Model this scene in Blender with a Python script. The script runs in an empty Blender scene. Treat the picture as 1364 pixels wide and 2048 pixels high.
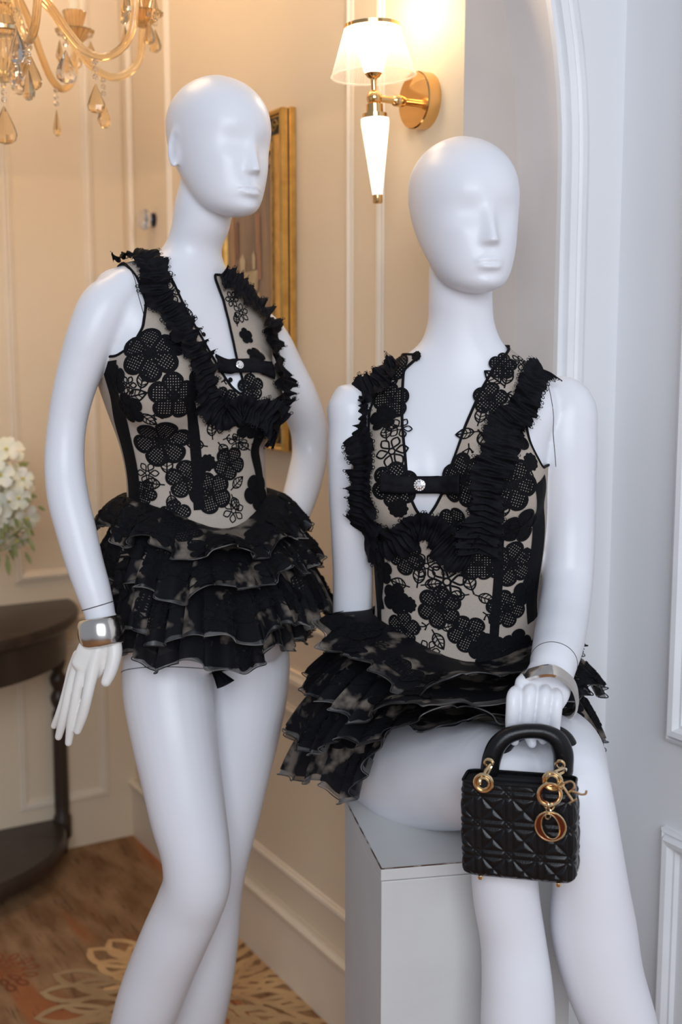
import bpy, bmesh, math, random
import numpy as np
from mathutils import Vector, Matrix
from mathutils.bvhtree import BVHTree

S = bpy.context.scene
COL = S.collection

# ---------------------------------------------------------------- camera
FPX = 2400.0; CAMH = 1.37; PITCH = math.atan((1024 - 700) / FPX)
cam_d = bpy.data.cameras.new('camera'); cam = bpy.data.objects.new('camera', cam_d); COL.objects.link(cam)
cam.location = (0, 0, CAMH); cam.rotation_euler = (math.pi / 2 - PITCH, 0, 0)
cam_d.sensor_fit = 'VERTICAL'; cam_d.sensor_height = 36.0; cam_d.lens = 36.0 * FPX / 2048
cam_d.clip_start = 0.05
cam_d.dof.use_dof = True; cam_d.dof.focus_distance = 1.63; cam_d.dof.aperture_fstop = 3.8
S.camera = cam

# ---------------------------------------------------------------- world, lights, exposure
wd = bpy.data.worlds.new('world'); S.world = wd; wd.use_nodes = True
wd.node_tree.nodes['Background'].inputs[0].default_value = (0.80, 0.86, 1.0, 1)
wd.node_tree.nodes['Background'].inputs[1].default_value = 0.36
def area(name, loc, target, sx, sy, energy, col):
    d = bpy.data.lights.new(name, 'AREA'); d.shape = 'RECTANGLE'; d.size = sx; d.size_y = sy
    d.energy = energy; d.color = col
    o = bpy.data.objects.new(name, d); COL.objects.link(o); o.location = loc
    o.rotation_euler = (Vector(target) - Vector(loc)).to_track_quat('-Z', 'Y').to_euler(); return o
def point(name, loc, energy, col, r=0.03):
    d = bpy.data.lights.new(name, 'POINT'); d.energy = energy; d.color = col; d.shadow_soft_size = r
    o = bpy.data.objects.new(name, d); COL.objects.link(o); o.location = loc; return o
area('window_light', (0.30, -1.75, 2.2), (0.15, 1.9, 1.2), 2.2, 1.8, 88, (0.86, 0.92, 1.0))
area('ceiling_light', (-0.75, 2.35, 2.75), (-0.75, 2.35, 0), 0.6, 0.6, 66, (1.0, 0.69, 0.40))
S.view_settings.view_transform = 'Standard'; S.view_settings.look = 'None'
S.view_settings.exposure = 0.0; S.view_settings.gamma = 1.0; S.view_settings.use_curve_mapping = False

# ---------------------------------------------------------------- helpers
FWD = np.array([0, math.cos(PITCH), -math.sin(PITCH)]); UP = np.array([0, math.sin(PITCH), math.cos(PITCH)])
CAMP = np.array([0, 0, CAMH])
def ray(px, py):
    return FWD + (px - 682) / FPX * np.array([1., 0, 0]) - (py - 1024) / FPX * UP
def at(px, py, Y):                       # the point of the room seen at a pixel of the photograph, Y metres away
    d = ray(px, py); return CAMP + d * (Y / d[1])
def atz(px, py, z):
    d = ray(px, py); return CAMP + d * ((z - CAMH) / d[2])
def onwall(px, py, o, n):                # the point of a wall (through o, normal n) seen at a pixel
    d = ray(px, py); return CAMP + d * (np.dot(np.array(o) - CAMP, n) / np.dot(d, n))
def project(P):
    P = np.asarray(P) - CAMP; t = P @ FWD
    return np.stack([682 + FPX * P[..., 0] / t, 1024 - FPX * (P @ UP) / t], -1)
def unit(v): v = np.asarray(v, float); return v / (np.linalg.norm(v) + 1e-12)

def link_mesh(name, verts, faces, mat=None, parent=None, smooth=True):
    me = bpy.data.meshes.new(name)
    me.from_pydata([tuple(map(float, v)) for v in verts], [], [tuple(int(i) for i in f) for f in faces])
    if smooth: me.polygons.foreach_set('use_smooth', [True] * len(me.polygons))
    me.update()
    return link(name, me, mat, parent)
def link(name, me, mat=None, parent=None):
    o = bpy.data.objects.new(name, me); COL.objects.link(o)
    if mat is not None and len(me.materials) == 0: me.materials.append(mat)
    if parent is not None:
        o.parent = parent
        if parent.type == 'EMPTY' and not parent.parent: o.matrix_parent_inverse = parent.matrix_basis.inverted()
    return o
def thing(name, label, cat, loc, group=None):
    o = bpy.data.objects.new(name, None); COL.objects.link(o); o.location = tuple(map(float, loc))
    o.empty_display_size = 0.05
    o['label'] = label; o['category'] = cat
    if group: o['group'] = group
    return o
def structure(o): o['kind'] = 'structure'; return o

class MB:                                 # collects shapes into ONE mesh
    def __init__(s): s.v = []; s.f = []; s.n = 0
    def add(s, v, f):
        v = np.asarray(v, float); s.v.append(v); s.f += [tuple(i + s.n for i in q) for q in f]; s.n += len(v); return s
    def box(s, c, sz, M=None):
        sx, sy, sz_ = [k / 2 for k in sz]
        v = np.array([(x, y, z) for x in (-sx, sx) for y in (-sy, sy) for z in (-sz_, sz_)])
        if M is not None: v = v @ np.asarray(M).T
        return s.add(v + np.asarray(c), [(0, 1, 3, 2), (4, 6, 7, 5), (0, 4, 5, 1), (2, 3, 7, 6), (0, 2, 6, 4), (1, 5, 7, 3)])
    def lathe(s, prof, M=np.eye(3), c=(0, 0, 0), n=32, ribs=0, amp=0.0, closed=False):   # prof: (radius, height)
        v = []
        for r, h in prof:
            for k in range(n):
                a = 2 * math.pi * k / n; rr = r * (1 + (amp * math.cos(ribs * a) if ribs else 0))
                v.append((rr * math.cos(a), rr * math.sin(a), h))
        f = [(i * n + k, i * n + (k + 1) % n, (i + 1) * n + (k + 1) % n, (i + 1) * n + k) for i in range(len(prof) - 1) for k in range(n)]
        if closed: f += [(i := len(prof) - 1) and ((len(prof) - 1) * n + k, (len(prof) - 1) * n + (k + 1) % n, (k + 1) % n, k) for k in range(n)]
        return s.add(np.array(v) @ np.asarray(M).T + np.asarray(c), f)
    def tube(s, pts, r, n=10, closed=False, flat=1.0, ref=None, cap=True):
        pts = np.asarray(pts, float); m = len(pts); rr = np.broadcast_to(np.asarray(r, float), (m,))
        if closed: T = np.roll(pts, -1, 0) - np.roll(pts, 1, 0)
        else: T = np.gradient(pts, axis=0)
        T /= np.linalg.norm(T, axis=1)[:, None] + 1e-12
        if ref is None: ref = [0.31, 0.17, 0.93] if abs(T[0][2]) < 0.8 else [0.93, 0.3, 0.1]
        u = unit(np.cross(T[0], ref)); v = []
        for i in range(m):
            u = unit(u - T[i] * np.dot(u, T[i])); w = np.cross(T[i], u)
            for k in range(n):
                a = 2 * math.pi * k / n; v.append(pts[i] + rr[i] * (math.cos(a) * u + flat * math.sin(a) * w))
        mm = m if closed else m - 1
        f = [(i * n + k, i * n + (k + 1) % n, ((i + 1) % m) * n + (k + 1) % n, ((i + 1) % m) * n + k) for i in range(mm) for k in range(n)]
        if cap and not closed: f += [tuple(range(n))[::-1], tuple((m - 1) * n + k for k in range(n))]
        return s.add(v, f)
    def ball(s, c, r, n=12, M=None):
        r = np.broadcast_to(np.asarray(r, float), (3,))
        v = []; m = n // 2 + 1
        for i in range(m):
            p = math.pi * i / (m - 1)
            for k in range(n):
                a = 2 * math.pi * k / n; v.append((math.sin(p) * math.cos(a) * r[0], math.sin(p) * math.sin(a) * r[1], math.cos(p) * r[2]))
        v = np.array(v)
        if M is not None: v = v @ np.asarray(M).T
        return s.add(v + np.asarray(c), [(i * n + k, (i + 1) * n + k, (i + 1) * n + (k + 1) % n, i * n + (k + 1) % n) for i in range(m - 1) for k in range(n)])
    def build(s, name, mat, parent=None, smooth=True, bevel=0):
        o = link_mesh(name, np.concatenate(s.v) if s.v else [], s.f, mat, parent, smooth)
        bm = bmesh.new(); bm.from_mesh(o.data)
        bmesh.ops.remove_doubles(bm, verts=bm.verts, dist=1e-6)
        if bevel: bmesh.ops.bevel(bm, geom=list(bm.edges), offset=bevel, segments=2, affect='EDGES', profile=0.5)
        bmesh.ops.recalc_face_normals(bm, faces=bm.faces); bm.to_mesh(o.data); bm.free()
        if smooth and not bevel:
            try: o.data.set_sharp_from_angle(angle=math.radians(40))
            except Exception: pass
        return o

def spline(K, n, closed=False):           # smooth curve through the rows of K (chord-length Hermite)
    K = np.asarray(K, float)
    if closed: K = np.concatenate([K[-2:], K, K[:3]])
    d = np.maximum(np.linalg.norm(np.diff(K[:, :3], axis=0), axis=1), 1e-5); t = np.concatenate([[0], np.cumsum(d)])
    m = np.zeros_like(K); s = np.diff(K, axis=0) / d[:, None]
    m[0] = s[0]; m[-1] = s[-1]
    m[1:-1] = (s[:-1] * d[1:, None] + s[1:] * d[:-1, None]) / (d[:-1] + d[1:])[:, None]
    if closed: q = np.linspace(t[2], t[-3], n, endpoint=False)
    else: q = np.linspace(0, t[-1], n)
    i = np.clip(np.searchsorted(t, q, 'right') - 1, 0, len(d) - 1); h = d[i]; x = ((q - t[i]) / h)[:, None]; h = h[:, None]
    return (2*x**3 - 3*x**2 + 1)*K[i] + (x**3 - 2*x**2 + x)*h*m[i] + (-2*x**3 + 3*x**2)*K[i+1] + (x**3 - x**2)*h*m[i+1]

# ---------------------------------------------------------------- materials (all procedural)
def mat(name, col, rough=0.5, metal=0.0, col2=None, nscale=8.0, nstretch=(1, 1, 1), bump=0.0, bscale=60.0, spec=0.5,
        emit=None, estr=0.0, trans=0.0, ior=1.45, alpha=1.0, coat=0.0, sheen=0.0, contrast=(0.35, 0.65), sss=0.0):
    m = bpy.data.materials.new(name); m.use_nodes = True; nt = m.node_tree; b = nt.nodes['Principled BSDF']
    N = nt.nodes.new; L = nt.links.new
    b.inputs['Base Color'].default_value = (*col, 1); b.inputs['Roughness'].default_value = rough; b.inputs['Metallic'].default_value = metal
    b.inputs['Specular IOR Level'].default_value = spec; b.inputs['IOR'].default_value = ior
    b.inputs['Transmission Weight'].default_value = trans; b.inputs['Alpha'].default_value = alpha
    b.inputs['Coat Weight'].default_value = coat; b.inputs['Sheen Weight'].default_value = sheen
    if emit is not None:
        b.inputs['Emission Color'].default_value = (*emit, 1); b.inputs['Emission Strength'].default_value = estr
    tc = N('ShaderNodeTexCoord'); mp = N('ShaderNodeMapping'); mp.inputs['Scale'].default_value = nstretch; L(tc.outputs['Object'], mp.inputs[0])
    c2 = col2 if col2 is not None else tuple(c * 0.94 for c in col)
    n1 = N('ShaderNodeTexNoise'); n1.inputs['Scale'].default_value = nscale; n1.inputs['Detail'].default_value = 5; L(mp.outputs[0], n1.inputs[0])
    rp = N('ShaderNodeValToRGB'); rp.color_ramp.elements[0].position = contrast[0]; rp.color_ramp.elements[1].position = contrast[1]
    rp.color_ramp.elements[0].color = (*col, 1); rp.color_ramp.elements[1].color = (*c2, 1)
    L(n1.outputs[0], rp.inputs[0]); L(rp.outputs[0], b.inputs['Base Color'])
    if bump:
        n2 = N('ShaderNodeTexNoise'); n2.inputs['Scale'].default_value = bscale; n2.inputs['Detail'].default_value = 3; L(mp.outputs[0], n2.inputs[0])
        bp = N('ShaderNodeBump'); bp.inputs['Strength'].default_value = bump; bp.inputs['Distance'].default_value = 0.002
        L(n2.outputs[0], bp.inputs['Height']); L(bp.outputs[0], b.inputs['Normal'])
    return m
M_mann = mat('mannequin_gloss_white', (0.80, 0.81, 0.86), 0.34, col2=(0.78, 0.79, 0.84), nscale=3, spec=0.45)
M_hand = mat('aged_ivory_white', (0.82, 0.80, 0.77), 0.36, col2=(0.79, 0.765, 0.72), nscale=12, spec=0.45)
M_seam = mat('seam_dark', (0.10, 0.09, 0.09), 0.8)
M_cream = mat('warm_lit_wall_paint', (0.75, 0.62, 0.455), 0.6, col2=(0.73, 0.60, 0.44), nscale=2, bump=0.05, bscale=180)  # cream deepened: the inner room's warm lamplight is part of the colour
M_white = mat('white_wall_paint', (0.78, 0.79, 0.81), 0.55, col2=(0.76, 0.77, 0.79), nscale=2, bump=0.05, bscale=180)
M_trimc = mat('warm_lit_trim_paint', (0.80, 0.685, 0.54), 0.42, bump=0.03)  # trim to match, with the same warm lamplight in its colour
M_trimw = mat('white_trim_paint', (0.82, 0.83, 0.85), 0.4, bump=0.03)
M_ped = mat('pedestal_paint', (0.62, 0.62, 0.61), 0.55, col2=(0.57, 0.565, 0.55), nscale=6, bump=0.08, bscale=120)
M_brass = mat('polished_gold', (0.83, 0.52, 0.22), 0.16, 1.0)
M_gold = mat('pale_gold', (0.86, 0.66, 0.40), 0.18, 1.0)
M_silver = mat('polished_silver', (0.76, 0.72, 0.67), 0.19, 1.0, bump=0.05, bscale=40)
M_black = mat('black_embroidery', (0.005, 0.005, 0.006), 0.75, col2=(0.008, 0.008, 0.010), nscale=300, bump=0.4, bscale=900, spec=0.12)
M_chif = mat('black_chiffon', (0.005, 0.005, 0.007), 0.7, col2=(0.009, 0.009, 0.012), nscale=90, bump=0.3, bscale=500, spec=0.12)
M_nude = mat('nude_tulle', (0.47, 0.405, 0.345), 0.75, col2=(0.41, 0.35, 0.30), nscale=700, bump=0.25, bscale=1500, spec=0.2)
# ---------------------------------------------------------------- the room
AE = math.radians(30.3)
E1 = np.array([-math.sin(AE), math.cos(AE), 0.0])      # along the lamp wall, away from us
E2 = np.array([math.cos(AE), math.sin(AE), 0.0])       # along the back wall, to the right
Z = np.array([0, 0, 1.0]); CEIL = 2.75
CORN = atz(275, 1668, 0.0)
N1 = -E2; N2 = -E1                                      # wall normals
def isect(px, py, o, d):                                    # where a wall line passes a pixel column (plan view)
    dd = ray(px, py)
    kk = dd[0] / dd[1]
    t = (kk * o[1] - o[0]) / (d[0] - kk * d[1]); return o + t * d
A = isect(928, 150, CORN, -E1)           # end of the lamp wall
B = isect(1036, 280, A, E2)              # back edge of the arch reveal
Cc = isect(1109, 600, B, -E1)            # front edge of the arch reveal
D = isect(1233, 700, Cc, E2)             # corner with the near side wall
Ee = D - E1 * 1.6
BK = CORN - E2 * 1.8
def wallbox(name, p, q, thick, n, m, z0=0, z1=CEIL):
    v = []
    for a in (p, q, q - n * thick, p - n * thick):
        for z in (z0, z1): v.append((a[0], a[1], z))
    f = [(0, 2, 3, 1), (2, 4, 5, 3), (4, 6, 7, 5), (6, 0, 1, 7), (0, 6, 4, 2), (1, 3, 5, 7)]
    return structure(MB().add(v, f).build(name, m, smooth=False))
wallbox('wall_right', CORN + N1 * 0, A, 0.12, N1, M_cream)
wallbox('wall_back', BK, CORN + E2 * 0.12, 0.1, N2, M_cream)
wallbox('wall_side', D + E2 * 0.0, Ee, 0.12, N1, M_white)
M_return = mat('shaded_return_paint', (0.57, 0.51, 0.46), 0.55, bump=0.05, bscale=180)  # inner-room cream, darkened and greyed: its shade is put into the colour
M_reveal = mat('shaded_reveal_paint', (0.77, 0.72, 0.70), 0.55, bump=0.05, bscale=180)  # arch white with a warm shade tone put into the colour
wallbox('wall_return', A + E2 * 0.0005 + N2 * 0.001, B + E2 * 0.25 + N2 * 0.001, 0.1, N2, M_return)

# arch: straight jamb then a quarter curve towards the left; reveal + front face in the plane of Cc..D
ZS = at(1108, 330, Cc[1])[2]; RA = 0.95
def arch_curve(nn=26, ext=0.0):
    pts = [(0.0, 0.0), (0.0, ZS)]
    for k in range(1, nn + 1):
        a = (math.pi / 2) * k / nn; pts.append((-(RA + 0) * (1 - math.cos(a)), ZS + RA * math.sin(a)))
    return pts
def arch_pt(u, z, w=0.0): return Cc + E2 * u + Z * z + E1 * w
ac = arch_curve()
depth = float(np.dot(B - Cc, E1)); wfront = float(np.dot(D - Cc, E2))
mb = MB(); v = []; f = []
for (u, z) in ac:
    v += [arch_pt(u, z, 0), arch_pt(u, z, depth)]
f = [(2*i, 2*i+2, 2*i+3, 2*i+1) for i in range(len(ac) - 1)]
mb.add(v, f)
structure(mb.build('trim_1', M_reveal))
mb = MB(); v = []; f = []                                # front face between the arch line and the side wall
for (u, z) in ac:
    v += [arch_pt(u, min(z, CEIL)), arch_pt(wfront, min(z, CEIL))]
f = [(2*i, 2*i+1, 2*i+3, 2*i+2) for i in range(len(ac) - 1)]
mb.add(v, f); structure(mb.build('wall_front', M_white, smooth=False))
# arch trim: stepped profile following the curve on the front face
prof = [(0.0, 0.0), (0.0, 0.010), (0.006, 0.012), (0.009, 0.005), (0.013, 0.005), (0.016, 0.015), (0.026, 0.019), (0.032, 0.014), (0.036, 0.018), (0.046, 0.017), (0.052, 0.010), (0.058, 0.008), (0.060, 0.0)]
v = []; f = []
for i, (u, z) in enumerate(ac):
    j = min(i + 1, len(ac) - 1); k = max(i - 1, 0); t = unit([ac[j][0] - ac[k][0], ac[j][1] - ac[k][1], 0]); nx, nz = t[1], -t[0]
    if i < 2: nx, nz = 1.0, 0.0
    for (o, h) in prof: v.append(arch_pt(u + nx * o, z + nz * o, -h))
n = len(prof); f = [(i*n+k, i*n+k+1, (i+1)*n+k+1, (i+1)*n+k) for i in range(len(ac)-1) for k in range(n-1)]
structure(MB().add(v, f).build('trim_2', M_trimw))

FL = [(-3.2, -2.5), (3.0, -2.5), (3.0, 5.0), (-3.2, 5.0)]

def panel(name, o, d, n, u0, u1, z0, z1, w=0.022, h=0.010, m=None, open_end=False):   # a picture-frame moulding on a wall
    prof = [(0, 0), (0, h*0.45), (w*0.15, h*0.6), (w*0.25, h*0.4), (w*0.4, h), (w*0.65, h*0.9), (w*0.8, h*0.4), (w*0.92, h*0.4), (w, 0)]
    v = []; f = []
    for (s, q) in prof:
        for (u, z) in ((u0 + s, z0 + s), (u1 - s*(not open_end), z0 + s), (u1 - s*(not open_end), z1 - s), (u0 + s, z1 - s)):
            v.append(np.array(o) + np.array(d) * u + Z * z + np.array(n) * q)
    for i in range(len(prof) - 1):
        for k in ((0, 2, 3) if open_end else range(4)): f.append((i*4+k, i*4+(k+1) % 4, (i+1)*4+(k+1) % 4, (i+1)*4+k))
    return structure(MB().add(v, f).build(name, m or M_trimc, smooth=False))
def uz(px, py, o, d, n):
    p = onwall(px, py, o, n); return float(np.dot(p - o, d)), float(p[2])
def rail(name, o, d, n, u0, u1, z, prof, m):
    v = [];
    for u in (u0, u1):
        for (dz, q) in prof: v.append(np.array(o) + np.array(d) * u + Z * (z + dz) + np.array(n) * q)
    k = len(prof); f = [(i, i+1, k+i+1, k+i) for i in range(k-1)] + [tuple(range(k))[::-1], tuple(range(k, 2*k))]
    return structure(MB().add(v, f).build(name, m, smooth=False))
W1 = (CORN, -E1, N1); W2 = (CORN, -E2, N2); W3 = (D, -E1, N1)
L1 = float(np.dot(A - CORN, -E1))
u_a, _ = uz(702, 300, *W1); u_b, _ = uz(763, 300, *W1); u_c, _ = uz(340, 300, *W1)
zb = uz(610, 1262, *W1)[1]
panel('trim_3', *W1, u_c - 0.015, u_a + 0.011, zb, 2.6)
panel('trim_4', *W1, u_b - 0.011, L1, zb, 2.6, open_end=True)
zr = uz(600, 1362, *W1)[1]
cap = [(-0.02, 0), (-0.02, 0.006), (-0.012, 0.008), (-0.005, 0.018), (0.004, 0.018), (0.010, 0.010), (0.018, 0.008), (0.018, 0)]
rail('trim_5', *W1, 0.0, L1, zr, cap, M_trimc)
panel('trim_6', *W1, 0.10, u_a + 0.011, 0.24, zr - 0.06)
panel('trim_7', *W1, u_b - 0.011, L1, 0.24, zr - 0.06, open_end=True)
zbase = uz(640, 1868, *W1)[1]
base = [(0, 0), (0, 0.014), (zbase - 0.03, 0.014), (zbase - 0.022, 0.020), (zbase - 0.010, 0.022), (zbase - 0.004, 0.014), (zbase, 0.012), (zbase, 0)]
rail('baseboard_right', *W1, 0.0, L1, 0, base, M_trimc)
# corner casing on the lamp wall, and back wall panels
u_k = uz(262, 300, *W1)[0]
rail('trim_8', CORN, Z, N1, 0.0, 2.7, 0, [(0, 0)], M_trimc) if False else None
def vstrip(name, o, d, n, u, w, h, m, z0=0.0, z1=2.7):
    M = np.stack([np.array(d), np.array(n), Z], 1)
    return structure(MB().box(np.array(o) + np.array(d)*u + np.array(n)*h/2 + Z*(z0+z1)/2, (w, h, z1 - z0), M).build(name, m, smooth=False, bevel=min(w, h)*0.3))
vstrip('trim_8', *W1, u_k + 0.006, 0.03, 0.016, M_trimc, zbase)
u_l = uz(38, 1100, *W2)[0]; u_r = uz(190, 900, *W2)[0]; z2 = uz(90, 1160, *W2)[1]
panel('trim_9', *W2, u_r - 0.012, u_l + 0.012, z2, 2.6, 0.028, 0.012)
panel('trim_10', *W2, u_l + 0.12, u_l + 0.75, z2, 2.6, 0.028, 0.012)
zr2 = uz(150, 1236, *W2)[1]
rail('trim_11', *W2, 0.0, 1.8, zr2, cap, M_trimc)
u_l2 = uz(46, 1500, *W2)[0]; u_r2 = uz(206, 1500, *W2)[0]; z3 = uz(130, 1606, *W2)[1]
panel('trim_12', *W2, u_r2 - 0.014, u_l2 + 0.014, z3, zr2 - 0.06, 0.028, 0.012)
panel('trim_13', *W2, u_l2 + 0.12, u_l2 + 0.75, z3, zr2 - 0.06, 0.028, 0.012)
# near side wall: two framed panels
u4, z4 = uz(1338, 1478, *W3); u5, z5 = uz(1330, 1652, *W3)
panel('trim_14', *W3, u4, 1.2, z4, 2.6, 0.034, 0.020, M_trimw)
panel('trim_15', *W3, u5, 1.2, 0.16, z5, 0.034, 0.020, M_trimw)
rail('baseboard_side', *W3, 0, 1.6, 0, base, M_trimw)
structure(MB().box((0, 3.6, CEIL + 0.03), (5, 3.4, 0.06)).build('ceiling', M_white, smooth=False))
# ---------------------------------------------------------------- mannequins
def ringset(C, U, V, ru, rv, rv2, ex, n):                # rings of a superellipse; rv front, rv2 back
    a = np.linspace(0, 2*np.pi, n, endpoint=False); c, s = np.cos(a), np.sin(a)
    out = []
    for i in range(len(C)):
        e = 2.0 / ex[i]; x = np.sign(c) * np.abs(c)**e * ru[i]; y = np.sign(s) * np.abs(s)**e * np.where(s > 0, rv[i], rv2[i])
        out.append(C[i] + x[:, None] * U[i] + y[:, None] * V[i])
    return np.array(out)
def rings_mesh(R):
    m, n, _ = R.shape; v = R.reshape(-1, 3)
    f = [(i*n+k, i*n+(k+1) % n, (i+1)*n+(k+1) % n, (i+1)*n+k) for i in range(m-1) for k in range(n)]
    v = np.concatenate([v, [R[0].mean(0)], [R[-1].mean(0)]])
    f += [((k+1) % n, k, m*n) for k in range(n)] + [((m-1)*n+k, (m-1)*n+(k+1) % n, m*n+1) for k in range(n)]
    return v, f
def limb3(P, n=40, seg=20, capn=4, ref=None):            # rows: x y z r ratio ; round ends
    Q = spline(P, n); C = Q[:, :3]; r = np.maximum(Q[:, 3], 0.001); q = Q[:, 4]
    T = np.gradient(C, axis=0); T /= np.linalg.norm(T, axis=1)[:, None]
    U = []; V = []
    for i in range(n):
        vd = unit(C[i] - CAMP) if ref is None else np.asarray(ref, float)
        u = unit(np.cross(T[i], vd)); U.append(u); V.append(unit(np.cross(u, T[i])))
    U, V = np.array(U), np.array(V)
    R = ringset(C, U, V, r, r*q, r*q, np.full(n, 2.0), seg)
    pre = []; post = []
    for k in range(capn, 0, -1):
        a = math.pi/2 * k/(capn+0.4); cc, ss = math.cos(a), math.sin(a); l0 = r[0]*min(1, q[0]); l1 = r[-1]*min(1, q[-1])
        pre.append(R[0].mean(0) + (R[0]-R[0].mean(0))*cc - T[0]*l0*ss); post.insert(0, R[-1].mean(0) + (R[-1]-R[-1].mean(0))*cc + T[-1]*l1*ss)
    return rings_mesh(np.concatenate([np.array(pre), R, np.array(post)]))
def limb(rows, n=40, seg=20, **k):                       # rows: px py Y halfwidth_px [ratio]
    P = []
    for rw in rows:
        px, py, Y, hw = rw[:4]; p = at(px, py, Y); P.append([*p, hw * np.dot(p - CAMP, FWD) / FPX, rw[4] if len(rw) > 4 else 1.0])
    return limb3(np.array(P), n, seg, **k)
def fr(yaw):
    y = math.radians(yaw); return np.array([math.cos(y), math.sin(y), 0]), np.array([math.sin(y), -math.cos(y), 0])
def torso_rows(rows):     # (left px, right px, py, Y, yaw, depth front, depth back, roll, exponent) -> interpolated station table
    K = []
    for (pl, pr, py, Y, yaw, bf, bb, roll, ex) in rows:
        c = at((pl+pr)/2, py, Y); s = (pr-pl)/2 * np.dot(c - CAMP, FWD)/FPX
        b = (bf+bb)/2; yr = math.radians(yaw - math.degrees(math.atan2(c[0], c[1]))*0)
        vy = math.radians(yaw) - (-math.atan2(c[0], c[1]))*0
        a2 = s*s - (b*math.sin(yr))**2; a = math.sqrt(max(a2, 1e-5))/math.cos(yr)
        K.append([*c, a, bf, bb, yaw, roll, ex])
    return np.array(K)
def torso_mesh(K, n=90, seg=72):
    Q = spline(K, n); U = []; V = []
    for r in Q:
        l, f_ = fr(r[6]); ro = math.radians(r[7]); U.append(l*math.cos(ro) - Z*math.sin(ro)); V.append(f_)
    R = ringset(Q[:, :3], np.array(U), np.array(V), Q[:, 3], Q[:, 4], Q[:, 5], Q[:, 8], seg)
    return rings_mesh(R), Q
def ellipsoid(c, r, M, n=28): 
    m = MB().ball((0, 0, 0), r, n); return m.v[0] @ np.asarray(M).T + np.asarray(c), m.f

def head_mesh(M, o, ears=True, s=1.0):                     # M columns: lateral, front, up ; o: chin point
    T = np.array([  # z, front, back, halfwidth, exponent (mm)
        (0, 70, 40, 10, 2), (3, 79, 28, 24, 2), (9, 86, 10, 37, 2.0), (18, 90, -8, 46, 2.05), (30, 91.5, -24, 53, 2.1), (45, 92, -38, 59, 2.1), (62, 92, -54, 64, 2.15),
        (80, 91.5, -72, 68, 2.15), (100, 90.5, -86, 72, 2.15), (120, 90.5, -95, 75, 2.15), (140, 91, -100, 76.5, 2.15), (158, 88, -101, 76, 2.1), (174, 81.5, -97, 72.5, 2.1),
        (190, 70, -87, 65, 2.05), (204, 54, -72, 54, 2), (215, 35, -52, 39, 2), (222, 15, -32, 24, 2), (225.5, -2, -14, 9, 2)], float)
    zz = np.concatenate([np.linspace(0, 30, 22, endpoint=False), np.linspace(30, 150, 100, endpoint=False), np.linspace(150, 225.5, 60)])
    Q = np.stack([np.interp(zz, T[:, 0], T[:, k]) for k in range(5)], 1)
    # smooth the table
    for k in range(1, 5):
        for _ in range(14):
            q = Q[:, k].copy(); q[1:-1] = 0.25*q[:-2] + 0.5*q[1:-1] + 0.25*q[2:]; Q[:, k] = q
    n = 160; a = np.linspace(0, 2*np.pi, n, endpoint=False); c, sn = np.cos(a), np.sin(a)
    R = []
    for (z, f_, b, w, ex) in Q:
        e = 2/ex; cy = (f_+b)/2 if z < 100 else 0; cy = (f_ + b)/2*0.85
        x = np.sign(c)*np.abs(c)**e*w; y = cy + np.sign(sn)*np.abs(sn)**e*np.where(sn > 0, f_-cy, cy-b)
        R.append(np.stack([x, y, np.full(n, z)], 1))
    R = np.array(R); X, Y_, Zz = R[..., 0], R[..., 1], R[..., 2]
    front = np.clip((Y_ - 25)/40, 0, 1); g = lambda x, sg: np.exp(-(x/sg)**2)
    sm = lambda t: np.clip(t, 0, 1)**2*(3-2*np.clip(t, 0, 1))
    d = np.zeros_like(X)
    # eye sockets, brow, cheeks
    d -= 5.5*(g(X-31, 22) + g(X+31, 22))*g(Zz-110, 20)
    d += 1.0*g(np.abs(X)-26, 24)*g(Zz-138, 16)
    d += 2.0*g(np.abs(X)-42, 18)*g(Zz-84, 18)
    # nose: ridge growing towards the tip, cut off underneath
    t = np.clip((122-Zz)/(122-70), 0, 1.0); ht = 2.0 + 15.5*t**1.15; wd_ = 8.8 + 1.4*t
    under = sm((Zz-60.5)/10.0); top = sm((146-Zz)/34)
    d += ht*under*top*np.exp(-np.abs(X/wd_)**2.0)
    d += 2.6*(g(X-8.5, 5)+g(X+8.5, 5))*g(Zz-69, 6)
    # mouth
    d += 3.0*g(X, 28)*g(Zz-41, 17)
    xm = np.clip(1-(np.abs(X)/27)**2, 0, 1)
    zl = 40.2 - 0.8*(X/20)**2
    xq = np.sqrt(xm)+1e-3; xl_ = np.clip(1-(np.abs(X)/21)**2, 0, 1); d += 6.4*xl_**0.9*g((Zz-(zl-6.0*np.sqrt(xl_))), 4.8)                  # lower lip
    d += 4.2*xm**1.2*g((Zz-(zl+(4.8-0.9*g(X, 4))*xq))/(0.25+0.75*xq), 3.6)   # upper lip
    d -= 4.0*np.clip(1-(np.abs(X)/26)**2, 0, 1)**1.3*g(Zz-zl, 1.6)
    d -= 2.6*g(X, 18)*g(Zz-24, 6)
    d -= 1.5*g(X, 4)*g(Zz-54, 7)
    d += 4.0*g(X, 18)*g(Zz-14, 10)
    R[..., 1] += d*front
    R *= 0.001*s
    v, f = rings_mesh(R); parts = [(v @ M.T + o, f)]
    if ears:
        for sx in (-1, 1):
            b = np.array([sx*72, -10, 106.0])
            el = []
            for k in range(22):                           # helix rim, from front top around the back to the lobe
                a = math.radians(50 + 215*k/21); el.append([b[0] + sx*(1.0+3.0*math.sin(math.pi*k/21)), b[1] - 4 + 13.5*math.cos(a), b[2] - 6 + 27*math.sin(a)])
            P = np.array([[*(np.array(p)*0.001*s @ M.T + o), (4.3 if i < 18 else 4.8)*0.001*s, 1.0] for i, p in enumerate(el)])
            parts.append(limb3(P, 30, 12, 3))
            parts.append(ellipsoid((b+np.array([-1.5*sx, -4, -7]))*0.001*s @ M.T + o, np.array([4, 11, 24])*0.001*s, M, 20))
    return parts
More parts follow.
